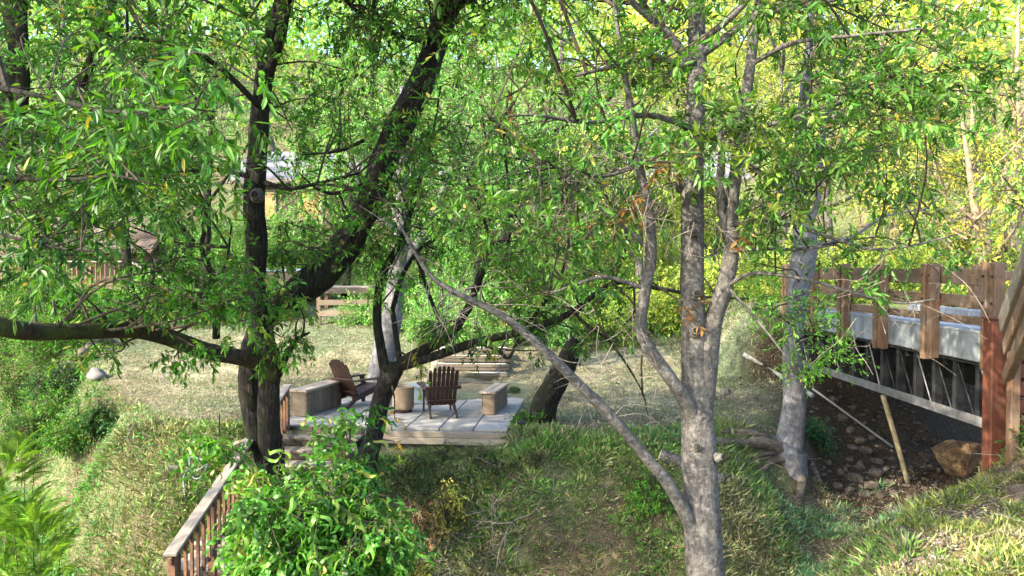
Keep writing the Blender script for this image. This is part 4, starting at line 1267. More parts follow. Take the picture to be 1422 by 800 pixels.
# ------------------------------------------------------------------ woods on the hillside
def wood_tree(name, label, group, x, y, h, r, cols, n, bark, lean=0., leaf=.16, forked=False, low=.35):
    z = gz(x, y); base = Vector((x, y, z))
    t = thing(name, label, 'tree', base, group)
    rs = np.random.default_rng(int(abs(x * 91 + y * 57)) + 5)
    top = base + Vector((lean, rs.normal() * .4, h * .92))
    mid = base.lerp(top, .5) + Vector((rs.normal() * .3, rs.normal() * .3, 0))
    r0 = .05 + h * .016
    m = MB(); L = []
    m.tube([base - Vector((0, 0, .4)), base + Vector((0, 0, .3)), mid, top], [r0 * 1.3, r0, r0 * .7, r0 * .12], sides=8, sub=5, rough=.1); L += dense([base.lerp(mid, .6), mid, top], 6)
    for k in range(9 if not forked else 12):
        q = base.lerp(mid, .55).lerp(top, rs.uniform(0, .85)) if not forked else base.lerp(top, rs.uniform(.16, .6))
        a = rs.uniform(0, 6.28); e = q + Vector((math.cos(a) * r * .75, math.sin(a) * r * .75, h * rs.uniform(.10, .28)))
        mm_ = q.lerp(e, .5) + Vector((0, 0, -.1 * r * .2))
        m.tube([q, mm_, e], [r0 * (.22 if forked else .4), r0 * (.15 if forked else .26), r0 * .06], sides=6, sub=3, rough=.1, cap=False); L += dense([q, mm_, e], 4)
    m.build('trunk', M[bark], t, smooth=True)
    c = Crown(L)
    nc = 30
    for k in range(nc):
        u = rand_unit(1)[0] * (.45 + .55 * rng.random())
        cc = np.array([x + lean * .6, y, z + h * (low + (1 - low) * .5)]) + u * np.array([r, r, h * (1 - low) * .52])
        c.cluster(cc, (r * .30, r * .30, r * .22), max(4, n // nc // 8), K=8, Ls=r * .22, L=leaf, W=leaf * .42, cols=cols, droop=.35, branch_r=.02, twig_r=.006)
    c.finish(t, 'leaf', 'diamond')
    return t


KIND = {
    'green': ('broadleaf_tree', 'leafy mid green tree on the wooded slope', 'green trees on the wooded slope', BACK_GREEN, 'bark_dark'),
    'warm': ('sunlit_tree', 'yellow green sunlit tree on the wooded slope', 'yellow green trees on the wooded slope', BACK_WARM, 'bark_grey'),
    'gold': ('sun_tinted_tree', 'pale barked tree with sunlight coloured leaves beyond the bridge', 'trees with sunlight coloured leaves beyond the bridge', SUN_GOLD[:2] + BACK_WARM + BACK_GREEN[2:4], 'bark_cream'),  # leaf yellow here is painted sunlight
}
spots = [  # photo column, distance, height, crown radius, kind
    (60, 24, 8, 2.6, 'green'), (180, 27, 9, 2.8, 'green'), (285, 31, 10, 2.4, 'green'), (-30, 30, 10, 3.2, 'green'), (120, 37, 13, 3.6, 'green'), (462, 36, 8, 1.9, 'green'),
    (480, 30, 7, 2.2, 'green'), (585, 31, 9, 2.8, 'green'), (650, 27, 7.5, 2.4, 'green'), (760, 29, 8.5, 2.6, 'green'), (830, 33, 9, 2.8, 'green'), (890, 27, 7, 2.2, 'warm'),
    (700, 36, 10, 3.0, 'green'), (930, 36, 8, 2.4, 'warm'), (985, 31, 5.0, 2.0, 'warm'), (1090, 34, 11, 3.2, 'warm'), (1160, 27, 9, 2.8, 'warm'), (1240, 31, 11, 3.4, 'gold'),
    (1330, 26, 9, 2.8, 'gold'), (1410, 30, 12, 3.6, 'gold'), (1380, 22, 7, 2.0, 'gold'), (1200, 40, 14, 4.0, 'gold'), (1300, 43, 15, 4.2, 'gold'), (1480, 38, 14, 4.2, 'gold'),
    (240, 46, 13, 4, 'green'), (380, 52, 14, 4.4, 'warm'), (520, 52, 13, 4.2, 'green'), (640, 54, 13, 4.4, 'green'), (780, 52, 12, 4.2, 'warm'), (900, 56, 11, 4.2, 'warm'), (1040, 52, 12, 4.2, 'warm'), (1130, 56, 14, 4.6, 'gold'),
    (-60, 50, 14, 4.4, 'green'), (90, 56, 15, 4.6, 'warm')]
for px, d, h, r, k in spots:
    name, lab, grp, cols, bark = KIND[k]
    size = 'tall' if h > 11 else 'low' if h < 7.6 else 'middling'
    where = ('beyond the bridge' if k == 'gold' else 'beside the brown cabin' if px < 220 and d < 40 else 'on the slope above the cabin' if px < 220 else 'behind the long house' if d > 45
             else 'beside the platform deck' if px < 500 else 'in front of the house, behind the patio' if px < 720 else 'in front of the house, behind the broken trunk' if px < 950 else 'near the far end of the bridge')
    lab = size + {'green': ' leafy green tree ', 'warm': ' yellow green sunlit tree ', 'gold': ' pale barked tree with sunlight coloured leaves '}[k] + where
    x = (px - 711) / F_PX * d
    wood_tree(name, lab, grp, x, d, h, r, cols, 5200 if d < 40 else 3800, bark, lean=rng.normal() * .5, leaf=.15 if d < 40 else .24, forked=(k == 'gold'), low=.12 if k == 'gold' else .3 if d > 25 else .4)

# pale forked trunk seen over the bridge
bp = Vector((0, 0, 0)); d = 23.0
bx = at(1366, 330, d).x
q0 = Vector((bx, d, gz(bx, d) - .3))
simple_tree('pale_forked_tree', 'pale forked tree with bare sunlit limbs just beyond the bridge', 'tree', q0 + Vector((0, 0, .3)),
            [([q0] + path([(1366, 330, d, .2), (1366, 300, d, .17)])[0], [.26, .2, .17]),
             path([(1366, 305, d, .13), (1358, 280, d, .11), (1353, 262, d, .08), (1340, 230, d, .03)]), path([(1366, 305, d, .14), (1377, 280, d, .11), (1390, 255, d, .09), (1400, 225, d, .05)]),
             path([(1404, 350, d, .15), (1402, 300, d, .13), (1404, 260, d, .11), (1410, 220, d, .07)]), path([(1330, 300, d, .03), (1343, 285, d, .04), (1362, 310, d, .06)])],
            M['bark_cream'], [(c, (.5, .5, .36), 8, GREEN_YELLOW, .4) for c in fill(16, 1300, 1420, 200, 300, d - 1, d + 2)], dict(L=.11, W=.045, K=8, Ls=.35), shape='diamond')


# ------------------------------------------------------------------ shrubs
def shrub(name, label, p, r, h, cols, n, leaf=.07, group=None, w=.45, droop=.2, mat='leaf', shape='diamond', stems=9):
    t = thing(name, label, 'shrub', p, group)
    m = MB(); L = []
    for k in range(stems):
        a = rng.uniform(0, 6.28); e = p + Vector((math.cos(a) * r * .7 * rng.random(), math.sin(a) * r * .7 * rng.random(), h * rng.uniform(.5, .95)))
        q = p.lerp(e, .5) + Vector(rng.normal(size=3) * .06 * r)
        m.tube([p - Vector((0, 0, .1)), q, e], [.014, .010, .004], sides=5, sub=3, cap=False); L += dense([q, e], 4)
    m.build('stems', M['twig'], t, smooth=True)
    c = Crown(L); nc = 12
    for k in range(nc):
        u = rand_unit(1)[0] * (.3 + .6 * rng.random()); u[2] = abs(u[2]) * .9 + .05
        c.cluster(np.array(p) + u * np.array([r, r, h]), (r * .34, r * .34, h * .22), max(3, n // nc // 7), K=7, Ls=r * .3, L=leaf, W=leaf * w, cols=cols, droop=droop, branch_r=.005, twig_r=.002)
    c.finish(t, mat, shape, name='foliage')
    return t


for px, py, r, h, cols, lab in (
        (20, 575, 1.0, 1.1, GREEN_COOL, 'full green shrub on the gully side beside the ferns'), (75, 590, .9, .9, GREEN_COOL, 'green shrub between the ferns and the exposed roots'),
        (115, 620, .75, .7, GREEN_COOL, 'dark leafed low shrub just below the exposed roots'), (55, 515, 1.3, 1.2, GREEN_BRIGHT, 'large light green shrub beside the grey gully rocks'),
        (5, 505, 1.4, 1.6, GREEN_COOL, 'tall broad shrub higher up the gully than the grey rocks'), (98, 540, .8, .6, GREEN_DARK, 'low dark shrub next to the whitish rock'),
        (145, 600, .5, .45, GREEN_DARK, 'small dark shrub against the exposed roots'), (45, 630, .9, .9, GREEN_COOL + GREEN_DARK, 'spreading dark green shrub overhung by the bright ferns'),
        (100, 480, 1.2, 1.0, GREEN_BRIGHT, 'light green shrub above the grey gully rocks'), (20, 465, 1.6, 1.6, GREEN_COOL, 'broad shrub at the gully head under the mossy limb')):
    shrub('shrub', lab, hit(px, py), r * 1.15, h * 1.5, cols, 5200, .075, 'shrubs on the gully side')
shrub('leafy_shrub', 'bright green leafy shrub on the ravine bank below the dead branch', hit(905, 705), .55, .7, GREEN_BRIGHT, 3200, .055)
shrub('leafy_shrub', 'small green plant at the corner of patio beside the broken trunk', hit(728, 590), .35, .3, GREEN_BRIGHT, 900, .05)
shrub('leafy_shrub', 'low dark tuft between the short bench and the broken trunk', hit(713, 545), .22, .14, GREEN_DARK, 500, .05)
for px, py in ((575, 648), (618, 640), (662, 645), (560, 672), (620, 672), (685, 662), (745, 650), (600, 700)):
    shrub('bank_shrub', 'olive green low shrub on the bank just below the patio', hit(px, py), .42, .30, [(.10, .15, .05), (.13, .18, .06), (.08, .11, .04)], 1300, .045, 'low shrubs below the patio')
shrub('dry_shrub', 'dry orange brown shrub on the bank below the patio', hit(580, 725) + Vector((0, -.35, -.1)), .40, .85, [(.46, .30, .17), (.38, .23, .12), (.52, .40, .24)], 2200, .05, w=.3, droop=.9)  # dry leaf colour brightened to imitate sun falling on it
shrub('yellow_shrub', 'yellow green shrub with hanging stems beside the dry shrub', hit(624, 725) + Vector((0, -.35, -.1)), .36, .88, [(.46, .46, .09), (.52, .48, .12), (.3, .36, .07)], 2200, .05, w=.35, droop=.6)  # yellow lifted the same way, with sunlight in the colour
shrub('yellow_shrub', 'low yellowish weed at the foot of the curly willow', hit(575, 800), .3, .25, [(.30, .31, .06), (.25, .25, .06)], 700, .05, w=.35, droop=.2)
for px, py in ((1142, 625), (1128, 610)):
    shrub('fern_clump', 'blue green fern clump beside the exposed roots', hit(px, py), .45, .5, [(.04, .14, .06), (.05, .17, .07)], 1600, .06, 'ferns by the roots', w=.35)
shrub('bank_plant', 'small green plant beside the sloping approach rail', Vector((6.65, 10.2, gz(6.65, 10.2))), .35, .45, GREEN_MID, 900, .05)
for px, d_, h in ((430, 33, 2.6), (560, 25, 1.8), (610, 26, 2.0), (690, 25, 2.0), (750, 23.5, 1.7), (820, 24, 1.8), (870, 25, 2.0), (940, 25, 2.2), (1000, 24, 2.2), (1050, 26, 2.2), (330, 28, 1.8), (260, 26, 1.8), (1250, 25, 2.0), (1310, 24, 2.2), (200, 28, 2.0), (150, 26, 1.6), (1180, 24, 2.4), (1100, 24, 2.6), (1400, 25, 2.4), (390, 27, 1.2),
                  (590, 23, 1.1), (660, 22.8, 1.2), (720, 22.5, 1.3), (790, 22.5, 1.5), (850, 22.5, 1.4), (905, 24, 1.5), (970, 24, 1.6), (500, 26, 1.2), (640, 30, 3), (740, 30, 3), (840, 30, 3), (540, 31, 3), (920, 31, 3), (300, 37, 3), (345, 37, 3), (395, 37, 3), (440, 37.5, 3), (600, 37, 3), (860, 37, 3), (1150, 27, 3), (1220, 27, 3), (1280, 28, 3.2), (1350, 27, 3), (1405, 28, 3), (215, 34, 3), (262, 33, 3), (180, 38, 3.5), (330, 33, 2.6), (120, 40, 3.5), (240, 40, 3.6), (60, 27, 2.4), (20, 26, 2.2), (100, 25, 1.6)):
    x = (px - 711) / F_PX * d_
    where = ('beside the cabin steps' if px < 280 else 'under the eaves of the long house' if d_ > 36 else 'near the platform deck' if px < 520 else 'up the slope behind the timber steps' if px < 725 else 'on the slope behind the broken trunk' if px < 960 else 'by the far end of the bridge' if px < 1200 else 'beyond the bridge railing')
    lab = ('knee high' if h < 1.3 else 'waist high' if h < 1.75 else 'tall') + (' bright green' if px < 850 else ' yellow green') + ' shrub ' + where
    shrub('slope_shrub', lab, Vector((x, d_, gz(x, d_))), 1.35 if h > 1.5 else .95, h, BACK_GREEN if px < 850 else BACK_WARM, 3600, .12 if h > 1.5 else .09, 'shrubs at the foot of the slope')  # shrubs to the right take the palette with sunlight painted in


# fern fronds, bright clump bottom left
def frond_mesh(seed, n=22):
    m = MB(); r = np.random.default_rng(seed); cols_ = np.array([.12 + .05 * r.random(), .28, .03]) * r.uniform(.5, 1.25)
    ts_ = np.linspace(0, 1, 9)
    pts = [(t, 0, .34 * t - .55 * t * t) for t in ts_]
    m.tube(pts, [.008 * (1 - .85 * t) for t in ts_], sides=3, sub=1, cap=False); m.c[-1][:] = cols_
    P, D, U, L = [], [], [], []
    for k in range(n):
        t = .12 + .86 * k / n
        for s in (-1, 1):
            P.append((t, 0, .34 * t - .55 * t * t)); D.append((.45, s, -.12 + .1 * r.normal())); U.append((0, 0, 1)); L.append(.22 * math.sin(math.pi * (t * .82 + .12)) + .02)
    L = np.array(L)
    m.leaves(np.array(P, float), np.array(D, float), np.array(U, float), L, L * .15 + .008, palette(len(P), [cols_], .15, r), 'diamond')
    return m.mesh('frond')


FM = [frond_mesh(k) for k in range(5)]
for f_ in FM: f_.materials.append(M['leaf'])
for label, px, py, d_, n, L0, wd in (('bright yellow green feathery fern bush at the gully edge', 8, 610, 9.3, 210, .42, .55), ('lower feathery fern bush beneath the bright yellow green one', 48, 690, 8.9, 170, .38, .55)):
    c = at(px, py, d_); zg_ = gz(c.x, c.y); H = max(.6, c.z - zg_)
    t = thing('fern', label, 'fern', (c.x, c.y, zg_))
    pwi = WORLD_OF(t).inverted()
    for k in range(5):
        e = Vector((c.x + rng.normal() * .25, c.y + rng.normal() * .25, c.z - .3)); q = Vector((c.x, c.y, zg_ - .1))
        MB().tube([q, q.lerp(e, .5) + Vector((rng.normal() * .05, rng.normal() * .05, 0)), e], [.012, .009, .004], sides=6, sub=4, rough=.2).build('stem', M['bark_moss'], t, smooth=True)
    for k in range(n):
        f_ = rng.random() ** .6; a = rng.uniform(0, 6.28); rr_ = wd * (1.05 - .75 * f_) * rng.random() ** .5
        el = rng.uniform(.0, .7) + .5 * f_; L = L0 * rng.uniform(.6, 1.15)
        pos = Vector((c.x + math.cos(a) * rr_, c.y + math.sin(a) * rr_, zg_ + .1 + f_ * (H - .3)))
        mt = Matrix.Translation(pos) @ Matrix.Rotation(a + rng.normal() * .5, 4, 'Z') @ Matrix.Rotation(-el, 4, 'Y') @ Matrix.Rotation(rng.normal() * .4, 4, 'X') @ Matrix.Diagonal((L, L, L, 1))
        o = bpy.data.objects.new('frond', FM[k % 5]); col.objects.link(o); o.parent = t; o.matrix_parent_inverse = pwi; o.matrix_basis = mt

# pale twisted twig bush on the bank
tw = thing('twisted_bush', 'pale twisted bare bush with few yellow leaves on the bank', 'bush', hit(700, 770))
bw = hit(705, 790)
m = MB(); LW = []
dW = bw.y - .25
for q in ([(690, 790, .012), (695, 760, .011), (712, 725, .010), (735, 715, .008), (748, 700, .005), (752, 690, .003)], [(712, 725, .010), (690, 727, .010), (672, 724, .008), (660, 732, .004)], [(712, 725, .009), (722, 742, .008), (735, 752, .006), (748, 750, .003)],
          [(690, 727, .007), (686, 700, .006), (700, 690, .005), (705, 684, .003)], [(672, 724, .006), (665, 712, .005), (650, 715, .004), (640, 708, .003)], [(705, 735, .007), (700, 760, .006), (695, 785, .005)], [(725, 745, .006), (718, 765, .005), (716, 790, .004)], [(686, 745, .005), (683, 720, .004), (684, 690, .003)]):
    pts = [at(a, b_, dW + rng.normal() * .04) for a, b_, r_ in q]; m.tube(pts, [r_ for *_, r_ in q], sides=6, sub=4, rough=.1); LW += dense(pts, 2)
m.tube([bw - Vector((0, 0, .1)), at(692, 775, dW)], [.02, .013], sides=6, sub=1)
m.build('stems', M['twig_pale'], tw, smooth=True)
cW = Crown(LW)
for p in LW[::6]: cW.cluster(p, (.05, .05, .05), 2, K=3, Ls=.05, L=.05, W=.022, cols=GREEN_YELLOW, droop=.2, branch_r=.002, twig_r=.001)
cW.finish(tw, 'leaf', name='foliage')

# ------------------------------------------------------------------ rocks, logs, pipes, hose
def rock(name, label, p, size, mat, seed, group=None, parent=None):
    r = np.random.default_rng(seed)
    nu, nv = (14, 9) if max(size) < .4 else (36, 22)
    V = [(0, 0, -1)]
    for j in range(1, nv):
        ph = -math.pi / 2 + math.pi * j / nv
        for i in range(nu): V.append((math.cos(ph) * math.cos(i * 2 * math.pi / nu), math.cos(ph) * math.sin(i * 2 * math.pi / nu), math.sin(ph)))
    V.append((0, 0, 1)); V = np.array(V)
    for _ in range(15):      # chisel facets
        n = unit(r.normal(size=3)); k = r.uniform(.5, .85); dd = V @ n
        V = V - np.where(dd > k, dd - k, 0)[:, None] * n * .85
    V = V * (1 + (r.random((len(V), 1)) - .5) * .05 + (.45 * (fbm(V[:, 0] * 2.3 + seed, V[:, 1] * 2.3 + V[:, 2] * 2.9, 4) - .5))[:, None]) * np.array(size)
    a = r.uniform(0, 6.28); V = V @ np.array([[math.cos(a), math.sin(a), 0], [-math.sin(a), math.cos(a), 0], [0, 0, 1]])
    Q = [[1 + j * nu + i, 1 + j * nu + (i + 1) % nu, 1 + (j + 1) * nu + (i + 1) % nu, 1 + (j + 1) * nu + i] for j in range(nv - 2) for i in range(nu)]
    T = [[0, 1 + (i + 1) % nu, 1 + i] for i in range(nu)] + [[len(V) - 1, len(V) - 1 - nu + i, len(V) - 1 - nu + (i + 1) % nu] for i in range(nu)]
    o = MB().add(V, [np.array(Q), np.array(T)]).build(name, M[mat], parent, smooth=True)
    o.location = p
    if parent is None: tag(o, label, 'rock', group)
    return o


bo = hit(1345, 665); rock('boulder', 'large tan boulder lit on its crown under the bridge end', bo + Vector((.1, .45, .18)), (.62, .5, .5), 'rock_tan', 5)
k = 0
for px, py, s in ((1168, 660, .13), (1190, 668, .16), (1196, 650, .13), (1215, 680, .15), (1218, 660, .13), (1238, 672, .13), (1244, 690, .12), (1180, 640, .12), (1205, 630, .13), (1222, 645, .12), (1195, 615, .13), (1180, 600, .12), (1210, 610, .11),
                  (1170, 585, .13), (1160, 625, .11), (1232, 655, .10), (1185, 625, .1), (1150, 605, .12), (1228, 690, .11), (1203, 690, .12), (1182, 686, .12), (1165, 680, .11), (1160, 560, .13), (1185, 572, .12), (1150, 645, .12), (1175, 655, .09), (1240, 640, .09)):
    p = hit(px, py)
    rock('creek_stone', 'rounded brown stone in the creek bank under the bridge', p + Vector((0, .05, s * rng.uniform(-.05, .3))), (s * rng.uniform(.8, 1.7), s * rng.uniform(.8, 1.3), s * rng.uniform(.65, 1.05)), 'rock', 100 + k, 'stones of the creek bank'); k += 1
rock('pale_rock', 'whitish rock at the gully edge of the lawn', hit(134, 527) + Vector((0, 0, .1)), (.24, .2, .2), 'rock_pale', 61)
for px, py, s in ((112, 500, .4), (128, 488, .35), (150, 478, .3), (95, 535, .22)):
    rock('grey_rock', 'grey rock among the gully shrubs', hit(px, py) + Vector((0, 0, s * .3)), (s, s * .8, s * .6), 'rock', 70 + int(px), 'grey rocks along the gully')
rock('flat_stone', 'flat pale stone on the slope left of stairway', hit(244, 652) + Vector((0, 0, .03)), (.22, .13, .04), 'rock_pale', 63)
rock('concrete_block', 'squared grey block on the bank by the approach rail', hit(1408, 700) + Vector((.15, .1, .05)), (.22, .2, .22), 'rock', 64)

pb = MB()
for _ in range(420):
    x, y = rng.uniform(5.2, 9.5), rng.uniform(11.5, 19); s = rng.uniform(.02, .065)
    b = np.array([[1, 0, 0], [.3, .9, 0], [-.7, .6, .1], [-.9, -.4, 0], [.2, -1, 0], [.2, .1, .75], [0, 0, -.6]]) * s * rng.uniform(.7, 1.3, (7, 3))
    pb.add(b + np.array([x, y, gz(x, y) + s * .3]), np.array([[i, (i + 1) % 5, 5] for i in range(5)] + [[(i + 1) % 5, i, 6] for i in range(5)]))
tag(pb.build('pebbles', M['rock'], kind='stuff'), 'small broken stones and grit in the creek bed', 'pebbles')
lg0 = hit(917, 640) + Vector((0, 0, .07)); lg1 = hit(1006, 672) + Vector((0, 0, .05))
lo = thing('log', 'cut log with a pale sawn end lying on the bank', 'log', lg0)
MB().tube([lg0, lg0.lerp(lg1, .5), lg1], [.105, .11, .10], sides=14, sub=4, rough=.05).build('stem', M['bark_grey'], lo, smooth=True)
dv = (lg0 - lg1).normalized()
MB().tube([lg0 - dv * .01, lg0 + dv * .008], [.10, .095], sides=14, sub=1).build('sawn_end', M['cut_wood'], lo)
rb_ = thing('root_ball', 'tangle of dark exposed roots at the edge of lawn', 'roots', hit(178, 598))
c = hit(178, 600)
for k in range(26):
    a = rng.uniform(-1.2, 1.2); x = c.x + rng.uniform(-.7, .8); y = c.y + rng.uniform(-.15, .35); p = Vector((x, y, gz(x, y) + rng.uniform(.0, .12)))
    x2, y2 = x + math.sin(a) * rng.uniform(.1, .45), y - rng.uniform(.12, .4); e = Vector((x2, y2, gz(x2, y2) - .03))
    rr_ = rng.uniform(.008, .026)
    MB().tube([p - Vector((0, -.1, .08)), p, p.lerp(e, .5) + Vector((rng.normal() * .06, -.04, rng.uniform(-.02, .08))), e], [rr_, rr_, rr_ * .8, rr_ * .3], sides=6, sub=4, rough=.25).build('root', M['root'], rb_, smooth=True)


def rod(name, label, cat, pts, r, mat, sides=10):
    o = MB().tube(pts, [r] * len(pts), sides=sides, sub=4).build(name, M[mat], None, smooth=True)
    return tag(o, label, cat)


def lift(p, z): return Vector((p.x, p.y, p.z + z))


p0, p1, p2 = hit(1032, 497), hit(1090, 530), hit(1128, 555)
rod('pipe', 'white drain pipe lying along the bank top above the creek', 'pipe', [lift(p0, .06), lift(p1, .06), lift(p2, .07)], .055, 'pipe')
q0, q1 = hit(1128, 548), hit(1240, 628)
rod('pale_pole', 'thin pale pole lying down the creek bank under bridge', 'pole', [lift(q0, .12), lift(q0.lerp(q1, .5), .11), lift(q1, .10)], .024, 'pipe')
r0_, r1_ = hit(1262, 672), at(1226, 549, 14.9)
rod('leaning_pole', 'mottled yellow pole leaning up against the bridge truss', 'pole', [lift(r0_, -.05), r0_.lerp(r1_, .5), r1_], .045, 'pole')
h0 = hit(262, 690)
hp = [hit(258, 700), hit(255, 680), hit(262, 665), hit(275, 658), hit(288, 660), hit(280, 672), hit(268, 668), hit(264, 650), hit(285, 648)]
rod('garden_hose', 'pale looped garden hose beside the stairway railing', 'hose', [lift(p, .05 + .12 * math.sin(k * 1.1) ** 2) for k, p in enumerate(hp)], .016, 'hose', 8)
for px, py, h in ((305, 612, .45),):
    p = hit(px, py); rod('stake', 'thin dark stake standing on the slope left of stairway', 'stake', [lift(p, -.1), lift(p, h * .5), lift(p, h)], .014, 'steel_dark', 6)
sl = thing('garden_light', 'small black path light on a stake beside the patio corner', 'light', hit(724, 612))
p = hit(724, 614)
MB().tube([lift(p, -.05), lift(p, .32)], [.012, .012], sides=6, sub=1).build('stake', M['steel_dark'], sl)
lathe([(.30, .05), (.33, .09), (.335, .09), (.37, .02)], p, 12).build('cap', M['steel_dark'], sl)
tk = thing('timber_sleeper', 'weathered timber sleeper on the slope left of stairway', 'timber', hit(330, 625))
MB().beam(lift(hit(318, 628), .05), lift(hit(345, 618), .05), .14, .12, ch=.012).build('sleeper', M['step_timber'], tk)


# ------------------------------------------------------------------ ground cover
def scatter(n, x0, x1, y0, y1, dens):
    x = rng.uniform(x0, x1, n); y = rng.uniform(y0, y1, n)
    k = rng.random(n) < dens(x, y)
    x, y = x[k], y[k]
    return np.stack([x, y, ground_z(x, y)], -1)


def in_patio(x, y):
    v = np.stack([x - P0.x, y - P0.y], -1)
    u = v @ np.array([PU.x, PU.y]); w = v @ np.array([PV.x, PV.y])
    return ((u > -.05) & (u < 4.35) & (w > -.42) & (w < 4.85)) | ((u > 2.45) & (u < 4.2) & (w > -6.5) & (w < 0))


def bank_dens(x, y):
    s = y - far_edge(x)
    d = np.where(s < .8, 1, 0) * (1 - .93 * under_bridge_mask(x, y)) * sstep((fbm(x * 1.3 + 5, y * 1.3, 3) - .14) / .2)
    return d * ~in_patio(x, y)


def in_view(P, m=60):
    px, py, d = project(P)
    return (px > -m) & (px < 1422 + m) & (py > -m) & (py < 800 + m)


def grass(name, label, P, L, W, cols, lean=.5, mat='grass', tuft=0, spread=.10):
    P = P[in_view(P)]
    if tuft:      # P are tuft centres: blades fan out of each
        n0 = len(P); size = rng.uniform(.35, 1.35, n0) * (.55 + .9 * fbm(P[:, 0] * 1.7, P[:, 1] * 1.7 + 60, 2))
        ang = rng.uniform(0, 6.28, (n0, tuft)); rr = rng.random((n0, tuft)) ** .7
        off = np.stack([np.cos(ang) * rr, np.sin(ang) * rr, np.zeros_like(rr)], -1)
        D = unit(np.array([0, 0, 1.]) + off * lean * 1.6 + .35 * rng.normal(size=(n0, tuft, 3)) + np.array([0, -.35, 0])).reshape(-1, 3)
        base = palette(n0, cols, .3)
        dryp = sstep((fbm(P[:, 0] * .9 + 70, P[:, 1] * .9, 3) - .5) / .14)[:, None]
        base = base * (1 - .65 * dryp) + palette(n0, [(.30, .27, .16), (.24, .23, .13), (.34, .29, .19)], .2) * .65 * dryp
        Pb = (P[:, None] + off * spread * size[:, None, None]).reshape(-1, 3)
        Pb[:, 2] = ground_z(Pb[:, 0], Pb[:, 1])
        c = np.repeat(base, tuft, 0) * rng.uniform(.7, 1.3, (len(Pb), 1)); LL = L * np.repeat(size, tuft) * rng.uniform(.5, 1.2, len(Pb))
        dry = rng.random(len(Pb)) < .10; c[dry] = palette(int(dry.sum()), G_DRY, .2)
        P = Pb; n = len(P)
    else:
        n = len(P)
        D = unit(np.array([0, 0, 1.]) + lean * rng.normal(size=(n, 3)) * np.array([1, 1, .25]))
        c = palette(n, cols, .3); LL = L * rng.uniform(.4, 1.25, n)
    U = unit(rng.normal(size=(n, 3)) + np.array([0, -.5, .5]))
    o = MB().leaves(P - np.array([0, 0, .01]), D, U, LL, W * rng.uniform(.6, 1.3, n), c, 'blade').build(name, M[mat], kind='stuff')
    return tag(o, label, 'grass')


def weeds(name, label, P, cols, L=.05, k=14, r=.12, h=.14):
    P = P[in_view(P)]; n = len(P); s = rng.uniform(.5, 1.4, n)
    off = rng.normal(size=(n, k, 3)) * np.array([r, r, h * .45]); off[..., 2] = np.abs(off[..., 2]) + .02
    Q = (P[:, None] + off * s[:, None, None]).reshape(-1, 3)
    c = np.repeat(palette(n, cols, .3), k, 0) * rng.uniform(.7, 1.3, (n * k, 1))
    o = MB().leaves(Q, unit(rng.normal(size=Q.shape) + np.array([0, 0, .2])), unit(rng.normal(size=Q.shape) * .6 + np.array([0, -.4, 1.])), L * np.repeat(s, k) * rng.uniform(.6, 1.3, n * k), L * .5 * np.repeat(s, k), c, 'diamond').build(name, M['leaf'], kind='stuff')
    return tag(o, label, 'weeds')


G_BANK = [(.09, .17, .04), (.12, .21, .05), (.14, .19, .06), (.18, .20, .08), (.06, .12, .03), (.11, .23, .045), (.08, .2, .035)]
G_BLUE = [(.08, .22, .10), (.11, .27, .13), (.16, .29, .16), (.09, .22, .06), (.2, .26, .12)]
G_DRY = [(.20, .23, .14), (.26, .27, .18), (.16, .21, .12), (.30, .30, .22), (.13, .19, .09)]
G_BANK += [(.24, .22, .12), (.17, .22, .08)]
MC = hit(1250, 770)


def mulch(x, y):     # heap of dead leaves on the near bank
    return sstep(1.25 - np.hypot((x - MC.x) / .75, (y - MC.y) / .7) + (fbm(x * 2.2, y * 2.2, 3) - .5) * .9)


grass('bank_grass', 'long tangled grass covering the ravine bank below the patio', np.concatenate([scatter(19000, -8, 4.2, 8.0, 15.2, bank_dens), scatter(2000, -15, -5, 10, 23, lambda x, y: bank_dens(x, y) * (y > 15.2 - 7 * (x < -8)))]), .145, .0062, [tuple(v * 1.55 for v in c) for c in G_BANK], 1.2, tuft=16)
grass('creek_grass', 'blue green grass on the slope between the roots and the foreground', scatter(5200, 2.2, 7, 9.5, 15, lambda x, y: bank_dens(x, y) * (y > near_edge(x) + .4) * (fbm(x * 1.2 + 9, y * 1.2, 2) > .45) * (np.hypot(x - dbx + .5, (y - dby + .3) * 1.5) > 1.1)), .125, .0062, [(.10, .26, .12), (.14, .32, .16), (.2, .34, .2), (.12, .26, .08), (.26, .32, .17)], 1.0, tuft=16)
grass('mound_grass', 'yellow green grass on the mound before the rust red post', scatter(6500, 3, 7.4, 6.0, 11.6, lambda x, y: sstep((near_edge(x) + 1.2 - y) / .6) * (1 - mulch(x, y)) * (fbm(x * 1.3, y * 1.3 + 8, 3) > .40)), .12, .007, [(.16, .25, .05), (.22, .29, .06), (.26, .28, .09), (.12, .2, .05), (.3, .28, .12)], 1.1, tuft=12)
grass('gully_grass', 'pale soft grass on the slope falling from lawn to gully', scatter(21000, -15, -4.3, 8, 23, lambda x, y: sstep((far_edge(x) + 1 - y) / 1) * (fbm(x * 1.1, y * 1.1 + 3, 3) > .30) * ((x < -5.0) | (y > 12.5))), .085, .0075, [(.22, .29, .16), (.28, .32, .2), (.17, .25, .11), (.32, .34, .24), (.13, .22, .08)], 1.1, tuft=13)
weeds('bank_weeds', 'low leafy weeds among the grass of the ravine bank', scatter(4000, -8, 4.5, 8.5, 14.6, lambda x, y: bank_dens(x, y) * (np.hypot(x - dbx + .5, (y - dby + .3) * 1.5) > 1.1) * (fbm(x * .8 + 30, y * .8, 3) > .5)), [(.08, .17, .04), (.11, .22, .05), (.07, .13, .04), (.16, .22, .07), (.2, .18, .08)])
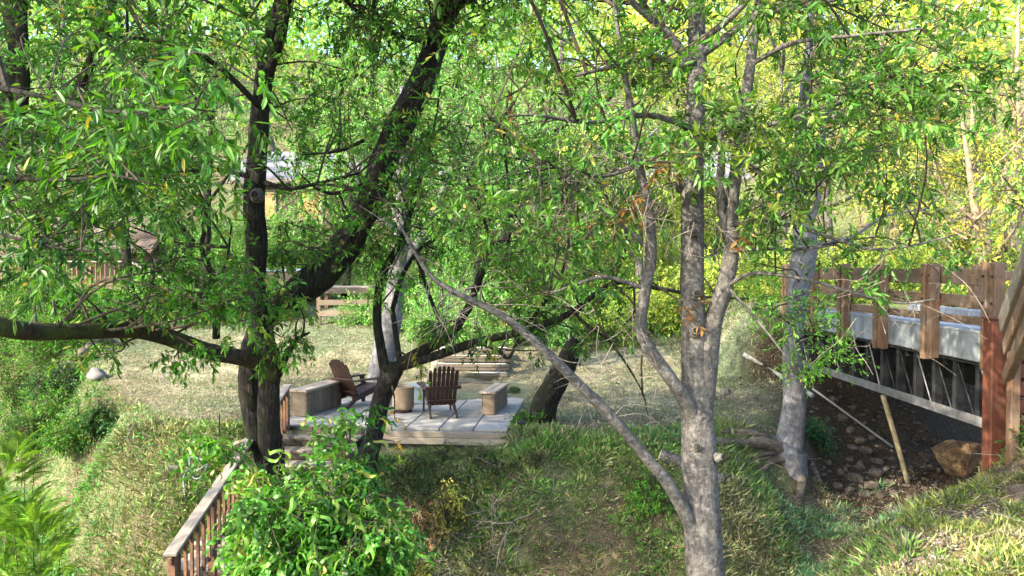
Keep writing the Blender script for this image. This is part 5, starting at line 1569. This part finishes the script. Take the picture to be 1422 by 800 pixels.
weeds('gully_weeds', 'leafy green weeds low in the gully left of stairway', scatter(6000, -13, -4.2, 7.5, 20, lambda x, y: sstep((-4.6 - x) / 2.5) * sstep((far_edge(x) - y + .5) / 1.5) * (fbm(x * .9, y * .9 + 20, 3) > .5)), [(.06, .22, .05), (.09, .28, .06), (.06, .17, .05)], .055)
grass('lawn_grass', 'short dry mown grass of the lawn around the patio', scatter(330000, -13, 9, 13.2, 31, lambda x, y: lawn_mask(x, y) * ~in_patio(x, y) * (.35 + .65 * sstep((fbm(x * 1.4, y * 1.4, 3) - .3) / .3)) * np.clip(22 / np.maximum(y, 10) - .1, .3, 1)), .075, .012, G_DRY + [(.09, .13, .06), (.36, .35, .26)], 1.0)
grass('slope_grass', 'green weeds at the foot of the wooded slope', scatter(60000, -20, 16, 24, 40, lambda x, y: 1 - lawn_mask(x, y)), .26, .025, [(.12, .28, .05), (.16, .32, .06), (.22, .32, .08)], .6)


def litter(name, label, P, L, cols):
    P = P[in_view(P)]; n = len(P)
    D = unit(rng.normal(size=(n, 3)) * np.array([1, 1, .35])); U = unit(np.array([0, 0, 1.]) + .45 * rng.normal(size=(n, 3)))
    o = MB().leaves(P + np.array([0, 0, .012]), D, U, L * rng.uniform(.5, 1.3, n), L * .38, palette(n, cols, .35), 'diamond').build(name, M['litter'], kind='stuff')
    return tag(o, label, 'leaf litter')


TAN = [(.22, .18, .12), (.16, .12, .075), (.28, .25, .18), (.12, .085, .055), (.32, .30, .25)]
grass('bank_top_grass', 'thin green grass on the earth bank below the bridge end', scatter(2600, 4.2, 7, 16.5, 24, lambda x, y: sstep((y - 17 - (x - 4.5)) / 2)), .10, .009, G_DRY + [(.12, .22, .07)], 1.0, tuft=9)
grass('lawn_tufts', 'green grass tufts dotted over the dry lawn', scatter(2600, -11, 8, 13.6, 27, lambda x, y: lawn_mask(x, y) * ~in_patio(x, y) * (fbm(x * .7 + 11, y * .7, 3) > .52)), .085, .009, [(.13, .24, .07), (.17, .27, .10), (.10, .19, .06)], 1.1, tuft=10)
litter('lawn_leaf_litter', 'scattered tan fallen leaves over the lawn', scatter(90000, -12, 9, 13.4, 28, lambda x, y: lawn_mask(x, y) * ~in_patio(x, y)), .055, TAN)
litter('bank_leaf_litter', 'brown fallen leaves and mulch on the ravine banks', scatter(190000, -9, 8, 6.5, 15.8, lambda x, y: (1 - .6 * under_bridge_mask(x, y)) * (.3 + .7 * sstep((fbm(x * 1.6, y * 1.6 + 8, 3) - .38) / .2)) * ~in_patio(x, y)), .048, TAN + [(.12, .085, .055), (.09, .06, .04)])
litter('patio_leaves', 'few dry leaves blown onto the patio pavers', np.concatenate([np.array([tuple(pat(rng.uniform(.1, 4.2), rng.uniform(.1, 4.7), -.004))]) for _ in range(110)]), .05, TAN)
litter('mulch_heap', 'heap of grey brown dead leaves on the near bank mound', scatter(60000, MC.x - 1.8, MC.x + 1.8, MC.y - 1.8, MC.y + 1.8, mulch) + np.array([0, 0, .015]), .055, [(.16, .13, .10), (.24, .21, .17), (.12, .095, .07), (.30, .27, .23), (.20, .15, .10)])
# loose twigs on the banks
P = scatter(1500, -8, 7.5, 7, 15, lambda x, y: (y < far_edge(x) + 1) * (1 - under_bridge_mask(x, y) * .7))
D = unit(rng.normal(size=P.shape) * np.array([1, 1, .25])); Lt = rng.uniform(.1, .5, len(P))
o = MB().twigs(P + np.array([0, 0, .02]), P + D * Lt[:, None] + np.array([0, 0, .05]), .006, .003).build('fallen_twigs', M['twig_pale'], kind='stuff')
tag(o, 'pale fallen twigs strewn on the ravine banks', 'twigs')
# tangle of dead stems low on the bank
bt = MB(); tc = hit(635, 770)
for _ in range(240):
    x, y = tc.x + rng.normal() * .55, tc.y + rng.normal() * .35; p = Vector((x, y, gz(x, y))); L = rng.uniform(.2, .7); a = rng.uniform(0, 6.28)
    e = p + Vector((math.cos(a) * L * .7, math.sin(a) * L * .4, rng.uniform(.02, .45) * L)); k_ = Vector(rng.normal(size=3) * .08 * L / .4); k_.z = abs(k_.z)
    bt.tube([p - Vector((0, 0, .03)), p.lerp(e, .4) + k_, p.lerp(e, .75) + k_ * .6, e], [.006, .005, .004, .002], sides=4, sub=3, cap=False)
tag(bt.build('brush_tangle', M['twig_pale'], kind='stuff'), 'tangle of brown dead stems low on the bank by the dry shrub', 'brush')
# distant woodland above the house
P = scatter(52000, -75, 75, 56, 120, lambda x, y: np.ones_like(x))
P[:, 2] += rng.random(len(P)) ** .7 * (6 + 5 * fbm(P[:, 0] * .15, P[:, 1] * .15, 2))
keepw = in_view(P, 150); P = P[keepw]; n = len(P)
cw = np.where((P[:, 0:1] > 8), palette(n, BACK_WARM + SUN_GOLD[:2], .3), palette(n, BACK_GREEN + BACK_WARM, .3)) * (.6 + .8 * fbm(P[:, 0] * .25, P[:, 2] * .35, 2))[:, None]  # right side yellower, sunlight mixed into its leaf colours
o = MB().leaves(P, rand_unit(n), unit(rng.normal(size=(n, 3))), rng.uniform(.4, .9, n), rng.uniform(.25, .5, n), cw, 'diamond').build('distant_woodland', M['leaf'], kind='stuff')
tag(o, 'distant wooded hillside rising behind the house', 'woodland')
